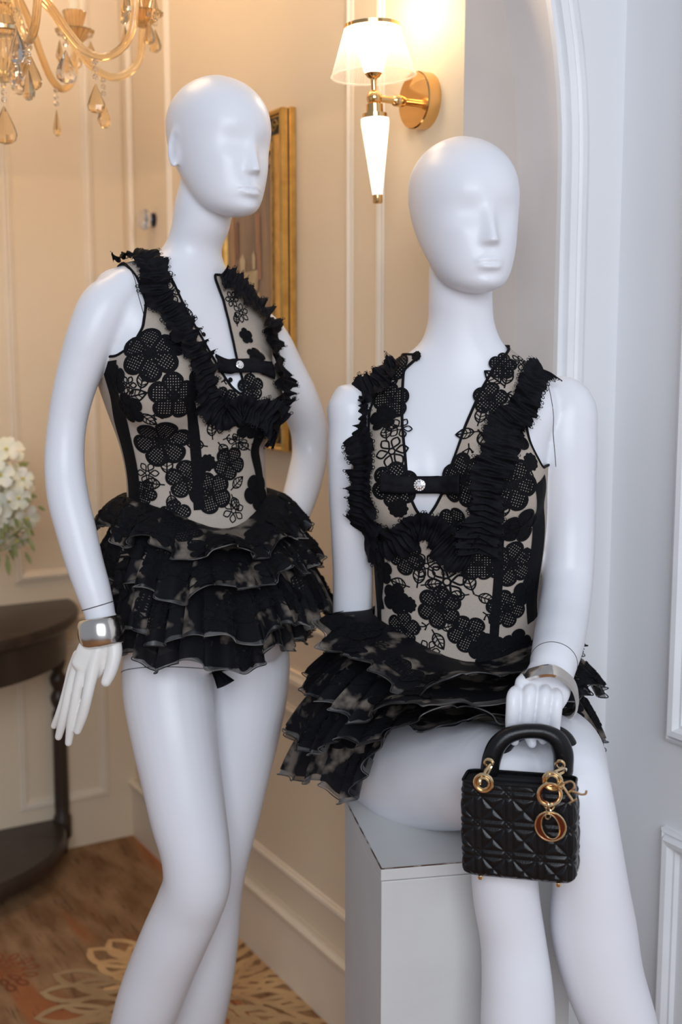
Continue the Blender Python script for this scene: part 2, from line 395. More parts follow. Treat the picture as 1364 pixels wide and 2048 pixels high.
def orient(yaw, pitch=0, roll=0):      # columns lateral/front/up; pitch>0 looks down; roll>0 leans to the image right
    y, p, r = [math.radians(k) for k in (yaw, pitch, roll)]
    l, f_ = fr(yaw); u = Z.copy()
    f2 = f_*math.cos(p) - u*math.sin(p); u2 = f_*math.sin(p) + u*math.cos(p)
    l3 = l*math.cos(r) - u2*math.sin(r); u3 = l*math.sin(r) + u2*math.cos(r)
    return np.stack([l3, f2, u3], 1)
def relax(me, iters, HM=None, ho=None, hs=1.0, chest=None):           # smooths the fused surface, the face less than the limbs
    n = len(me.vertices); co = np.empty(n*3); me.vertices.foreach_get('co', co); co = co.reshape(-1, 3)
    e = np.empty(len(me.edges)*2, np.int64); me.edges.foreach_get('vertices', e); e = e.reshape(-1, 2)
    deg = np.bincount(e.ravel(), minlength=n)[:, None]; w = np.full((n, 1), 0.5)
    if HM is not None:
        q = (co - ho) @ HM / hs; face = np.clip((q[:, 1]-0.045)/0.03, 0, 1)*np.clip((q[:, 2]+0.005)/0.01, 0, 1)*np.clip((0.15-q[:, 2])/0.03, 0, 1)
        w = (0.5 - 0.47*face)[:, None]
    for _ in range(iters):
        s = np.stack([np.bincount(e[:, 0], co[e[:, 1], k], n) + np.bincount(e[:, 1], co[e[:, 0], k], n) for k in range(3)], 1)/np.maximum(deg, 1)
        co = co + (s-co)*w
    if chest is not None:                                # the breastbone flows smoothly into the bust
        wc = np.clip((0.15 - np.linalg.norm(co-chest, axis=1))/0.05, 0, 1)[:, None]*0.5
        idx = np.nonzero(wc[:, 0] > 0)[0]; keep = (wc[e[:, 0], 0] > 0) | (wc[e[:, 1], 0] > 0); e2 = e[keep]; dg2 = np.maximum(np.bincount(e2.ravel(), minlength=n)[:, None], 1)
        for _ in range(90):
            s = np.stack([np.bincount(e2[:, 0], co[e2[:, 1], k], n) + np.bincount(e2[:, 1], co[e2[:, 0], k], n) for k in range(3)], 1)/dg2
            co[idx] += (s[idx]-co[idx])*wc[idx]
    me.vertices.foreach_set('co', co.ravel()); me.update()
def fuse(parts, voxel, iters, HM=None, ho=None, hs=1.0, chest=None):
    v = []; f = []; n = 0
    for (pv, pf) in parts: v.append(np.asarray(pv)); f += [tuple(i+n for i in q) for q in pf]; n += len(pv)
    o = link_mesh('tmp', np.concatenate(v), f)
    md = o.modifiers.new('r', 'REMESH'); md.mode = 'VOXEL'; md.voxel_size = voxel; md.use_smooth_shade = True
    dg = bpy.context.evaluated_depsgraph_get(); dg.update()
    me = bpy.data.meshes.new_from_object(o.evaluated_get(dg)); me.materials.clear()
    old = o.data; bpy.data.objects.remove(o); bpy.data.meshes.remove(old)
    relax(me, iters, HM, ho, hs, chest)
    me.polygons.foreach_set('use_smooth', [True]*len(me.polygons)); return me
def bvh_of(me):
    n = len(me.vertices); co = np.empty(n*3); me.vertices.foreach_get('co', co); co = co.reshape(-1, 3)
    return BVHTree.FromPolygons([Vector(c) for c in co], [tuple(p.vertices) for p in me.polygons])
VOX = 0.0023
def foot(ank, toe, ball_r=0.034):      # tiptoe mannequin foot as a limb through ankle, ball and toes
    a = np.array(ank); t = np.array(toe); m = a*0.35 + t*0.65 + np.array([0, 0, 0.012])
    return limb3(np.array([[*a, 0.033, 1], [*(a*0.7+m*0.3), 0.036, 1], [*m, 0.036, 0.75], [*(m*0.35+t*0.65), 0.036, 0.5], [*t, 0.024, 0.5]]), 24, 18)

# ---- the standing one
Y1 = 1.85
K1 = torso_rows([
    (285, 552, 1322, 1.86, 26, .070, .080, 0, 2.2), (246, 585, 1280, 1.86, 26, .092, .105, 0, 2.2), (245, 582, 1210, 1.86, 26, .098, .110, 0, 2.2),
    (252, 560, 1120, 1.86, 27, .094, .098, 0, 2.2), (262, 532, 1040, 1.86, 30, .084, .080, 0, 2.2), (267, 522, 965, 1.86, 33, .076, .070, 0, 2.2), (254, 521, 890, 1.86, 35, .080, .076, 1, 2.2),
    (226, 523, 815, 1.85, 35, .088, .088, 3, 2.2), (206, 528, 752, 1.85, 36, .090, .095, 6, 2.2), (206, 538, 690, 1.85, 36, .078, .095, 9, 2.2),
    (202, 540, 632, 1.85, 36, .060, .086, 11, 2.2), (222, 520, 585, 1.85, 36, .050, .068, 12, 2.0), (288, 466, 543, 1.85, 37, .046, .052, 10, 2.0), (322, 444, 505, 1.85, 38, .044, .048, 5, 2.0),
    (341, 459, 460, 1.84, 38, .046, .048, 2, 2.0), (348, 468, 410, 1.835, 38, .047, .048, 0, 2.0), (362, 470, 350, 1.83, 38, .045, .046, 0, 2.0)])
(t1, Q1) = torso_mesh(K1)
l1, f1 = fr(36); cb = at(372, 775, 1.85)
br1 = [ellipsoid(cb + l1*sx*0.062 + f1*0.046 - Z*(0.014*sx), (0.072, 0.062, 0.082), np.stack([l1, f1, Z], 1)) for sx in (-1, 1)]
HM1 = orient(42, 2, 4)
h1o = at(435, 295, 1.82) - HM1 @ np.array([0, -0.003, 0.1127])*0.91
torso1 = [t1] + br1
arm1 = limb([(248, 575, 1.775, 40), (214, 610, 1.765, 52), (185, 668, 1.755, 50), (166, 722, 1.755, 46.5), (148, 780, 1.755, 42), (134, 850, 1.755, 39), (129, 920, 1.75, 40), (137, 1000, 1.735, 41.5), (152, 1060, 1.725, 40.5), (169, 1125, 1.715, 38), (188, 1186, 1.705, 35), (200, 1228, 1.70, 31), (206, 1262, 1.695, 30, .85)], 60, 24)
palm1 = limb([(206, 1240, 1.698, 30, .85), (203, 1282, 1.692, 38, .66), (188, 1312, 1.686, 38, .5), (172, 1338, 1.682, 33, .42)], 26, 24)
def finger(rows, n=24, k=1.0): return limb([(r[0], r[1], r[2], r[3]*k) for r in rows], n, 14)
hand1 = [palm1,
    finger([(222, 1272, 1.692, 18), (229, 1304, 1.682, 16), (226, 1326, 1.677, 14), (219, 1348, 1.673, 12.5), (212, 1364, 1.67, 10.5)]),
    finger([(196, 1300, 1.683, 16), (188, 1330, 1.678, 14.5), (181, 1362, 1.672, 12.2), (174, 1395, 1.668, 11.2), (166, 1428, 1.67, 10.6), (155, 1462, 1.675, 8)]),
    finger([(180, 1306, 1.685, 15), (168, 1336, 1.682, 13), (157, 1374, 1.678, 11.2), (151, 1405, 1.676, 10.6), (144, 1440, 1.678, 10.2), (137, 1486, 1.685, 7.5)]),
    finger([(166, 1310, 1.69, 14), (152, 1340, 1.69, 12), (140, 1378, 1.688, 10.4), (133, 1410, 1.687, 10), (126, 1440, 1.69, 9.8), (117, 1474, 1.698, 7.5)]),
    finger([(157, 1310, 1.697, 12), (145, 1336, 1.70, 10), (135, 1372, 1.70, 8.6), (127, 1402, 1.702, 8.6), (119, 1428, 1.706, 8.8), (108, 1452, 1.714, 6.8)])]
armL1 = limb([(488, 628, 1.935, 34), (530, 675, 1.965, 44), (566, 740, 1.99, 43), (597, 800, 2.01, 41), (618, 860, 2.03, 38), (620, 902, 2.03, 36), (610, 955, 2.01, 36), (594, 1010, 1.98, 34), (575, 1062, 1.955, 29), (552, 1100, 1.94, 26)], 50, 24)
handL1 = [limb([(560, 1090, 1.945, 27, .7), (535, 1125, 1.93, 30, .5), (512, 1150, 1.91, 26, .4)], 20, 20)] + [
    finger([(520-12*i*0.4+i*6, 1140+i*8, 1.915, 10), (495+i*5, 1158+i*9, 1.89, 9), (470+i*6, 1170+i*10, 1.86, 7)]) for i in range(4)] + [finger([(540, 1100, 1.95, 10), (515, 1105, 1.96, 9), (495, 1110, 1.965, 7)])]
legR1 = limb([(330, 1270, 1.835, 78), (333, 1320, 1.825, 88), (334, 1362, 1.815, 90), (345, 1450, 1.79, 87), (362, 1550, 1.77, 81), (378, 1640, 1.755, 76), (391, 1705, 1.745, 70), (394, 1762, 1.745, 68), (378, 1812, 1.76, 68), (352, 1870, 1.775, 68), (324, 1936, 1.795, 67), (296, 2010, 1.815, 65), (270, 2085, 1.835, 57), (240, 2180, 1.86, 45), (220, 2270, 1.885, 38), (210, 2330, 1.90, 36)], 80, 28)
legL1 = limb([(495, 1250, 1.92, 76), (492, 1310, 1.92, 88), (492, 1366, 1.915, 86), (482, 1450, 1.905, 81), (466, 1540, 1.895, 75), (448, 1640, 1.885, 69), (436, 1709, 1.88, 63), (427, 1767, 1.885, 60), (420, 1862, 1.905, 59), (408, 1951, 1.925, 60), (390, 2048, 1.95, 58), (372, 2140, 1.97, 47), (362, 2230, 1.985, 37), (358, 2300, 1.99, 34)], 80, 28)
ankR = at(210, 2330, 1.90); ankL = at(358, 2300, 1.99)
fd = fr(20)[1]
body1 = [t1] + br1 + head_mesh(HM1, h1o, True, 0.91) + [arm1] + [armL1] + handL1 + [legR1, legL1,
    foot(ankR, np.array([ankR[0], ankR[1], 0.018]) + fd*0.10), foot(ankL, np.array([ankL[0], ankL[1], 0.018]) + fd*0.10)]

# ---- the seated one
K2 = torso_rows([
    (752, 1088, 1556, 1.80, 4, .085, .100, 0, 2.3), (735, 1102, 1512, 1.80, 3, .095, .115, 0, 2.3), (730, 1105, 1450, 1.80, 0, .100, .115, 0, 2.3), (738, 1090, 1350, 1.79, -6, .095, .105, 0, 2.2),
    (752, 1073, 1260, 1.78, -12, .084, .085, 0, 2.2), (757, 1066, 1190, 1.77, -15, .078, .075, 0, 2.2), (752, 1078, 1110, 1.765, -17, .080, .080, 0, 2.2),
    (738, 1084, 1030, 1.76, -18, .086, .088, 0, 2.2), (724, 1085, 950, 1.76, -18, .088, .094, 0, 2.2), (714, 1092, 880, 1.76, -17, .078, .094, 0, 2.2), (704, 1108, 815, 1.76, -16, .060, .086, 0, 2.2),
    (726, 1092, 768, 1.76, -14, .050, .066, -1, 2.0), (792, 1040, 722, 1.76, -10, .046, .052, -1, 2.0), (836, 1008, 690, 1.76, -6, .046, .050, 0, 2.0),
    (854, 990, 650, 1.76, 0, .047, .050, 0, 2.0), (857, 985, 600, 1.755, 5, .047, .050, 0, 2.0), (858, 984, 530, 1.75, 8, .046, .05, 0, 2.0)])
(t2, Q2) = torso_mesh(K2)
l2, f2 = fr(-17); cb2 = at(905, 955, 1.76)
br2 = [ellipsoid(cb2 + l2*sx*0.066 + f2*0.044, (0.074, 0.064, 0.084), np.stack([l2, f2, Z], 1)) for sx in (-1, 1)]
HM2 = orient(17, 0, -1)
h2o = at(927, 446, 1.74) - HM2 @ np.array([0, -0.003, 0.1127])*0.975*0.912
armR2 = limb([(738, 812, 1.80, 26), (707, 806, 1.785, 46), (703, 860, 1.78, 47), (702, 960, 1.78, 46), (704, 1060, 1.79, 43), (706, 1150, 1.81, 41), (705, 1240, 1.83, 40), (700, 1330, 1.86, 37), (696, 1420, 1.885, 31), (694, 1470, 1.90, 28)], 60, 24)
handR2 = [limb([(694, 1450, 1.90, 28, .7), (694, 1500, 1.905, 31, .5), (695, 1530, 1.90, 28, .4)], 20, 20)] + [
    finger([(676+i*12, 1520, 1.90, 9), (672+i*14, 1545, 1.885, 8), (670+i*15, 1562, 1.865, 7)]) for i in range(4)] + [finger([(715, 1490, 1.89, 10), (728, 1515, 1.87, 9), (735, 1535, 1.86, 7)])]
armL2 = limb([(1085, 790, 1.76, 40), (1128, 810, 1.755, 58), (1131, 870, 1.75, 63), (1134, 958, 1.745, 58), (1137, 1085, 1.735, 53), (1135, 1160, 1.72, 51), (1128, 1222, 1.68, 51), (1116, 1290, 1.61, 51), (1104, 1340, 1.555, 46), (1098, 1372, 1.53, 44, .8)], 60, 26)
palm2 = limb([(1100, 1345, 1.55, 44, .75), (1090, 1375, 1.52, 52, .6), (1072, 1394, 1.495, 54, .48)], 22, 24)
def curl(kx, ky, bx, by, tx, ty, w, n=30): # from the knuckle down behind the handle, tip showing under it
    return finger([(kx+(1086-kx)*0.25, ky-16, 1.51, w*0.95), (kx, ky, 1.478, w), ((kx+bx)/2, (ky+by)/2, 1.474, w*0.98), (bx, by, 1.479, w*0.93), (bx+(tx-bx)*.5, by+22, 1.482, w*0.82), (tx, ty-5, 1.478, w*0.66)], n)
hand2 = [palm2,
    curl(1027, 1396, 1024, 1450, 1029, 1487, 14.8), curl(1058, 1391, 1052, 1448, 1064, 1492, 14.8), curl(1089, 1393, 1082, 1449, 1086, 1485, 14.2), curl(1114, 1400, 1109, 1452, 1106, 1478, 12.8),
    finger([(1062, 1385, 1.54, 16), (1035, 1410, 1.545, 15), (1026, 1445, 1.54, 13.5), (1034, 1470, 1.525, 11)])]
thR2 = limb([(790, 1540, 1.80, 100), (820, 1540, 1.755, 113), (880, 1543, 1.68, 116), (945, 1548, 1.60, 108), (1000, 1556, 1.53, 92), (1022, 1590, 1.49, 80), (1015, 1650, 1.48, 71), (1009, 1745, 1.475, 67), (1012, 1790, 1.475, 67), (1026, 1880, 1.475, 66), (1034, 1965, 1.47, 71), (1036, 2048, 1.465, 75), (1034, 2150, 1.46, 70), (1036, 2300, 1.45, 52), (1040, 2440, 1.44, 40)], 90, 28)
thL2 = limb([(1050, 1510, 1.80, 95), (1075, 1512, 1.73, 108), (1105, 1518, 1.63, 105), (1128, 1535, 1.54, 88), (1142, 1575, 1.49, 80), (1158, 1640, 1.48, 76), (1178, 1750, 1.48, 75), (1186, 1850, 1.49, 86), (1204, 1944, 1.49, 82), (1239, 2048, 1.49, 75), (1270, 2150, 1.49, 66), (1300, 2300, 1.48, 50), (1320, 2420, 1.48, 40)], 90, 28)
a2r = at(1040, 2440, 1.44); a2l = at(1320, 2420, 1.48)
body2 = [t2] + br2 + head_mesh(HM2, h2o, False, 0.975) + [armR2] + handR2 + [armL2] + [thR2, thL2,
    foot(a2r, np.array([a2r[0], a2r[1]-0.10, 0.018])), foot(a2l, np.array([a2l[0], a2l[1]-0.10, 0.018]))]

mann1 = thing('mannequin', 'standing glossy white faceless mannequin with one visible ear, left arm on hip', 'mannequin', (0.5*(ankR[0]+ankL[0]), 0.5*(ankR[1]+ankL[1]), 0))
mann2 = thing('mannequin', 'seated glossy white mannequin on the pedestal, holding a small black handbag', 'mannequin', at(900, 1600, 1.8))
b1 = link('body', fuse(body1, VOX, 18, HM1, h1o, 0.91, cb + f1*0.06 + Z*0.03), M_mann, mann1)
h1_ = link('hand', fuse(hand1, 0.0012, 8), M_hand, mann1); h1_['label'] = 'yellowed white hand with long thin fingers'
b2 = link('body', fuse(body2, VOX, 18, HM2, h2o, 0.975, cb2 + f2*0.06 + Z*0.03), M_mann, mann2)
link('hand', fuse(hand2, 0.0012, 8), M_mann, mann2)
BV1 = bvh_of(b1.data); BV2 = bvh_of(b2.data)
TV1 = bvh_of(fuse([t1] + br1, 0.004, 30)); TV2 = bvh_of(fuse([t2] + br2, 0.004, 30))
# ---------------------------------------------------------------- the two lace dresses
rng = random.Random(7)
def axis_fn(Q):
    zz = Q[::-1, 2]; 
    def fn(z): return np.array([np.interp(z, zz, Q[::-1, 0]), np.interp(z, zz, Q[::-1, 1]), z]), float(np.interp(z, zz, Q[::-1, 6]))
    return fn
def hitpx(bv, px, py, Y, off=0.004):                     # the point of a body seen at a pixel, lifted off it
    d = unit(ray(px, py)); h = bv.ray_cast(Vector(CAMP), Vector(d))
    if h[0] is None: h = bv.find_nearest(Vector(at(px, py, Y)))
    p, n = np.array(h[0]), np.array(h[1])
    if np.dot(n, p - CAMP) > 0 and False: n = -n
    return p + n*off, n
def ribbon2(pts, w, closed=False):
    p = np.asarray(pts, float); m = len(p)
    T = (np.roll(p, -1, 0) - np.roll(p, 1, 0)) if closed else np.gradient(p, axis=0)
    T /= np.linalg.norm(T, axis=1)[:, None] + 1e-12; Nn = np.stack([-T[:, 1], T[:, 0]], 1)
    v = np.concatenate([p + Nn*w/2, p - Nn*w/2]); k = m if closed else m-1
    return v, [(i, (i+1) % m, m+(i+1) % m, m+i) for i in range(k)]
class M2D:
    def __init__(s): s.v = []; s.f = []; s.h = []; s.n = 0
    def add(s, v, f, h=0.0): s.v.append(v); s.f += [tuple(i+s.n for i in q) for q in f]; s.h += [h]*len(v); s.n += len(v)
    def get(s): return np.concatenate(s.v), s.f, np.array(s.h)
def m_flower(r, n=5, fill=False, ph=0.0, sp=0.0037):
    m = M2D(); R = lambda a: r*(0.66 + 0.34*np.abs(np.cos(n*(a-ph)/2))**0.5)
    a = np.linspace(0, 2*np.pi, n*12, endpoint=False); w = 0.13*r
    out = np.stack([(R(a)-w/2)*np.cos(a), (R(a)-w/2)*np.sin(a)], 1)
    if fill:
        v = np.concatenate([[[0, 0]], out*0.5, out]); k = len(a)
        m.add(v, [(0, 1+i, 1+(i+1) % k) for i in range(k)] + [(1+i, 1+k+i, 1+k+(i+1) % k, 1+(i+1) % k) for i in range(k)], 0.0)
    else:
        L = np.arange(-r, r, sp)
        for s in (1, -1):
            for c in L + rng.random()*sp:
                t = np.arange(-r, r, 0.0022); x = (t + s*c)/math.sqrt(2)*1.0; y = (s*t - c)/math.sqrt(2)
                ins = np.hypot(x, y) < R(np.arctan2(y, x)) - w*0.6
                i = 0
                while i < len(t):
                    if ins[i]:
                        j = i
                        while j+1 < len(t) and ins[j+1]: j += 1
                        if j > i: m.add(*ribbon2(np.stack([x[i:j+1], y[i:j+1]], 1), sp*0.64))
                        i = j+1
                    else: i += 1
    m.add(*ribbon2(out, w, True), h=0.0008)
    for k in range(n):
        b = ph + (k+0.5)*2*math.pi/n; q = np.linspace(0.12, 0.68, 6)*r
        m.add(*ribbon2(np.stack([q*math.cos(b), q*math.sin(b)], 1), w*0.75), h=0.0008)
        b = ph + k*2*math.pi/n; q = np.linspace(0.1, 0.42, 4)*r
        m.add(*ribbon2(np.stack([q*math.cos(b), q*math.sin(b)], 1), w*0.35), h=0.001)
    b = np.linspace(0, 2*np.pi, 9)[:-1]; d = 0.13*r
    m.add(np.stack([d*np.cos(b), d*np.sin(b)], 1), [tuple(range(8))], 0.0015)
    return m.get()
def m_leaf(l, veins=4):
    m = M2D(); t = np.linspace(0, 1, 13); w = 0.30*l*np.sin(np.pi*t**0.8)
    lw = max(0.0021, 0.085*l)
    m.add(*ribbon2(np.concatenate([np.stack([t*l, w], 1), np.stack([t*l, -w], 1)[::-1][1:-1]]), lw, True))
    m.add(*ribbon2(np.stack([np.linspace(-0.25, 0.97, 8)*l, 0*np.linspace(0, 1, 8)], 1), lw*0.9), h=0.0004)
    for k in range(veins):
        x = l*(0.15 + 0.62*k/(veins-1))
        for s in (1, -1):
            x2 = x + 0.16*l; y2 = s*np.interp(x2/l, t, w/1.0)*0.95
            m.add(*ribbon2(np.array([[x, 0], [(x+x2)/2, y2*0.55], [x2, y2]]), lw*0.62), h=0.0003)
    return m.get()
def m_daisy(r, n=6):
    m = M2D(); lw = max(0.0020, 0.11*r)
    for k in range(n):
        a = 2*math.pi*k/n; t = np.linspace(0, 1, 9); w = 0.26*r*np.sin(np.pi*t**1.3)
        p = np.concatenate([np.stack([0.22*r + t*0.78*r, w], 1), np.stack([0.22*r + t*0.78*r, -w], 1)[::-1][1:-1]])
        c, s = math.cos(a), math.sin(a); m.add(*ribbon2(p @ np.array([[c, s], [-s, c]]), lw, True))
    b = np.linspace(0, 2*np.pi, 11)[:-1]; m.add(*ribbon2(0.2*r*np.stack([np.cos(b), np.sin(b)], 1), lw, True)); return m.get()
def m_dot(r, n=10):                                      # solid scalloped blossom
    a = np.linspace(0, 2*np.pi, n*5, endpoint=False); R = r*(0.84+0.16*np.abs(np.cos(n*a/2)))
    v = np.concatenate([[[0, 0]], np.stack([R*np.cos(a), R*np.sin(a)], 1)]); k = len(a)
    return v, [(0, 1+i, 1+(i+1) % k) for i in range(k)], np.zeros(len(v))
def m_sprig(l):
    m = M2D(); t = np.linspace(0, 1, 10); lw = 0.0020
    m.add(*ribbon2(np.stack([t*l, 0.16*l*np.sin(t*3)], 1), lw))
    for (x, y, e) in ((0.55, 0.45, 0.3), (0.6, -0.2, 0.35)):
        m.add(*ribbon2(np.array([[e*l, 0.13*l], [(x+e)/2*l, (y*0.6+0.05)*l], [x*l, y*l]]), lw))
        b = np.linspace(0, 2*np.pi, 8)[:-1]; m.add(np.array([x*l, y*l]) + 0.09*l*np.stack([np.cos(b), np.sin(b)], 1), [tuple(range(7))])
    q = np.linspace(0, 4.2*np.pi/2*1.5, 24); rr = 0.20*l*(1 - q/q[-1]*0.9)
    m.add(*ribbon2(np.stack([l + rr*np.cos(q-1.9) + 0.06*l, 0.02*l + rr*np.sin(q-1.9) + 0.19*l], 1), lw*1.3)); return m.get()
def on_body(bv, c, n, rot, motif, name, parent, off=0.0047, up=Z, m=None):
    v, f, h = motif; t = unit(np.cross(up, n)); b = np.cross(n, t); c_, s_ = math.cos(rot), math.sin(rot)
    out = np.empty((len(v), 3)); ok = np.ones(len(v), bool); vn = Vector(-n)
    for i, (x, y) in enumerate(v):
        q = c + t*(x*c_ - y*s_) + b*(x*s_ + y*c_)
        r = bv.ray_cast(Vector(q + n*0.03), vn, 0.10)
        if r[0] is None: ok[i] = False; out[i] = q
        else:
            k = np.array(r[1]); k = k if np.dot(k, n) > 0 else -k
            out[i] = np.array(r[0]) + k*(off + h[i])
    f = [q for q in f if all(ok[i] for i in q)]
    if not f: return None
    return link_mesh(name, out, f, m or M_black, parent)

def make_bodice(name, bv, Q, root, z0, zc, neckL, neckR, arm, Yg, nth=260, m=None, arml=None):
    ax = axis_fn(Q); O, yaw0 = ax(zc); l, f_ = fr(yaw0)
    loc = lambda p: ((p-O) @ l, (p-O) @ f_, p[..., 2])
    def curve(pts):
        q = np.array([hitpx(bv, *p, Yg, 0)[0] for p in pts]); x, d, z = loc(q); o = np.argsort(z); return z[o], x[o]
    zl, xl = curve(neckL); zr, xr = curve(neckR); za, xa = curve(arm); xa = np.abs(xa); zb_, xb = curve(arml or arm); xb = np.abs(xb)
    zV = max(zl[0], zr[0])
    th = np.linspace(-np.pi, np.pi, nth, endpoint=False)
    rows = [('z', z) for z in np.linspace(z0, zc, int((zc-z0)/0.0045))] + [('e', e) for e in np.linspace(0, 84, 80)[1:]]
    G = np.zeros((len(rows), nth, 3)); ok = np.zeros((len(rows), nth), bool)
    for j, (k, q) in enumerate(rows):
        if k == 'z': c, yw = ax(q); e = 0.0
        else: c, yw, e = O, yaw0, math.radians(q)
        a, b = fr(yw)
        for i, t in enumerate(th):
            d = (a*math.sin(t) + b*math.cos(t))*math.cos(e) + Z*math.sin(e)
            h = bv.ray_cast(Vector(c), Vector(d))
            if h[0] is not None:
                nn = np.array(h[1]); nn = nn if np.dot(nn, d) > 0 else -nn
                G[j, i] = np.array(h[0]) + nn*0.004; ok[j, i] = True
    def mask(P):
        x, d, z = loc(P)
        xL = np.interp(z, zl, xl); xR = np.interp(z, zr, xr)
        neck = np.where(d > -0.02, np.maximum(np.maximum(xL - x, x - xR), (zV - z)*0.8), np.maximum(np.maximum(xl[-1] - x, x - xr[-1]), (zl[-1]-0.06 - z)))
        A = np.where(x > 0, np.interp(z, za, xa), np.interp(z, zb_, xb)); armh = np.maximum((A - np.abs(x)), (np.where(x > 0, za[0], zb_[0]) - z)*0.7)
        cap = np.where(x > (xl[-1]+xr[-1])/2, zr[-1], zl[-1]) + 0.004 - z
        return np.minimum(np.minimum(neck, armh), cap)
    Mv = np.where(ok, mask(G), -1)
    # pull the vertices next to an edge onto the edge
    n_ = nth; F = []; keep = Mv > 0
    G2 = G.copy()
    for j in range(len(rows)):
        for i in range(n_):
            if not keep[j, i] and ok[j, i]:
                best = None
                for dj, di in ((0, 1), (0, -1), (1, 0), (-1, 0), (1, 1), (1, -1), (-1, 1), (-1, -1)):
                    jj, ii = j+dj, (i+di) % n_
                    if 0 <= jj < len(rows) and keep[jj, ii]:
                        t = Mv[jj, ii]/(Mv[jj, ii]-Mv[j, i]+1e-9); p = G[jj, ii]*(1-t) + G[j, i]*t
                        dd = np.linalg.norm(p - G[j, i])
                        if best is None or dd < best[0]: best = (dd, p)
                if best: G2[j, i] = best[1]
    near = keep.copy(); touched = np.any(G2 != G, axis=2); near |= touched
    for j in range(len(rows)-1):
        for i in range(n_):
            q = [(j, i), (j, (i+1) % n_), (j+1, (i+1) % n_), (j+1, i)]
            if all(near[a] for a in q) and any(keep[a] for a in q) and max(np.linalg.norm(G2[q[0]]-G2[q[2]]), np.linalg.norm(G2[q[1]]-G2[q[3]])) < 0.05: F.append([a*n_+b for a, b in q])
    o = link_mesh(name, G2.reshape(-1, 3), F, m or M_nude, root)
    bm = bmesh.new(); bm.from_mesh(o.data); bmesh.ops.delete(bm, geom=[v for v in bm.verts if not v.link_faces], context='VERTS')
    # edge piping along every open border above the waist
    edges = [e for e in bm.edges if len(e.link_faces) == 1 and min(v.co.z for v in e.verts) > z0 + 0.02]
    loops = []; left = set(edges)
    while left:
        e = left.pop(); ch = [e.verts[0], e.verts[1]]
        for end in (0, 1):
            while True:
                v = ch[-1] if end else ch[0]; nx = [k for k in v.link_edges if k in left]
                if not nx: break
                left.discard(nx[0]); w = nx[0].other_vert(v)
                if end: ch.append(w)
                else: ch.insert(0, w)
        if len(ch) > 8: loops.append(np.array([c.co[:] for c in ch]))
    bm.to_mesh(o.data); bm.free()
    for L_ in loops:
        for _ in range(3): L_[1:-1] = 0.25*L_[:-2] + 0.5*L_[1:-1] + 0.25*L_[2:]
        MB().tube(L_, 0.0021, 6).build('edge_piping', M_black, root)
    return o
def surf_strip(bv, Q, root, name, pts, w, off, m, Yg=None, px=True, n=60):   # flat band laid on the body through pixels
    P = [hitpx(bv, *p, Yg, off) for p in pts]
    K = spline(np.array([np.concatenate(q) for q in P]), n); C, Nn = K[:, :3], K[:, 3:]
    v = []
    T = np.gradient(C, axis=0)
    for c, t, nn in zip(C, T, Nn):
        nn = unit(nn); s = unit(np.cross(nn, t))
        for k in (-1, 0, 1):
            h = bv.find_nearest(Vector(c + s*k*w/2)); hn = np.array(h[1]); v.append(np.array(h[0]) + hn*off)
    f = [(i*3+k, i*3+k+1, i*3+k+4, i*3+k+3) for i in range(n-1) for k in range(2)]
    return link_mesh(name, v, f, m, root)
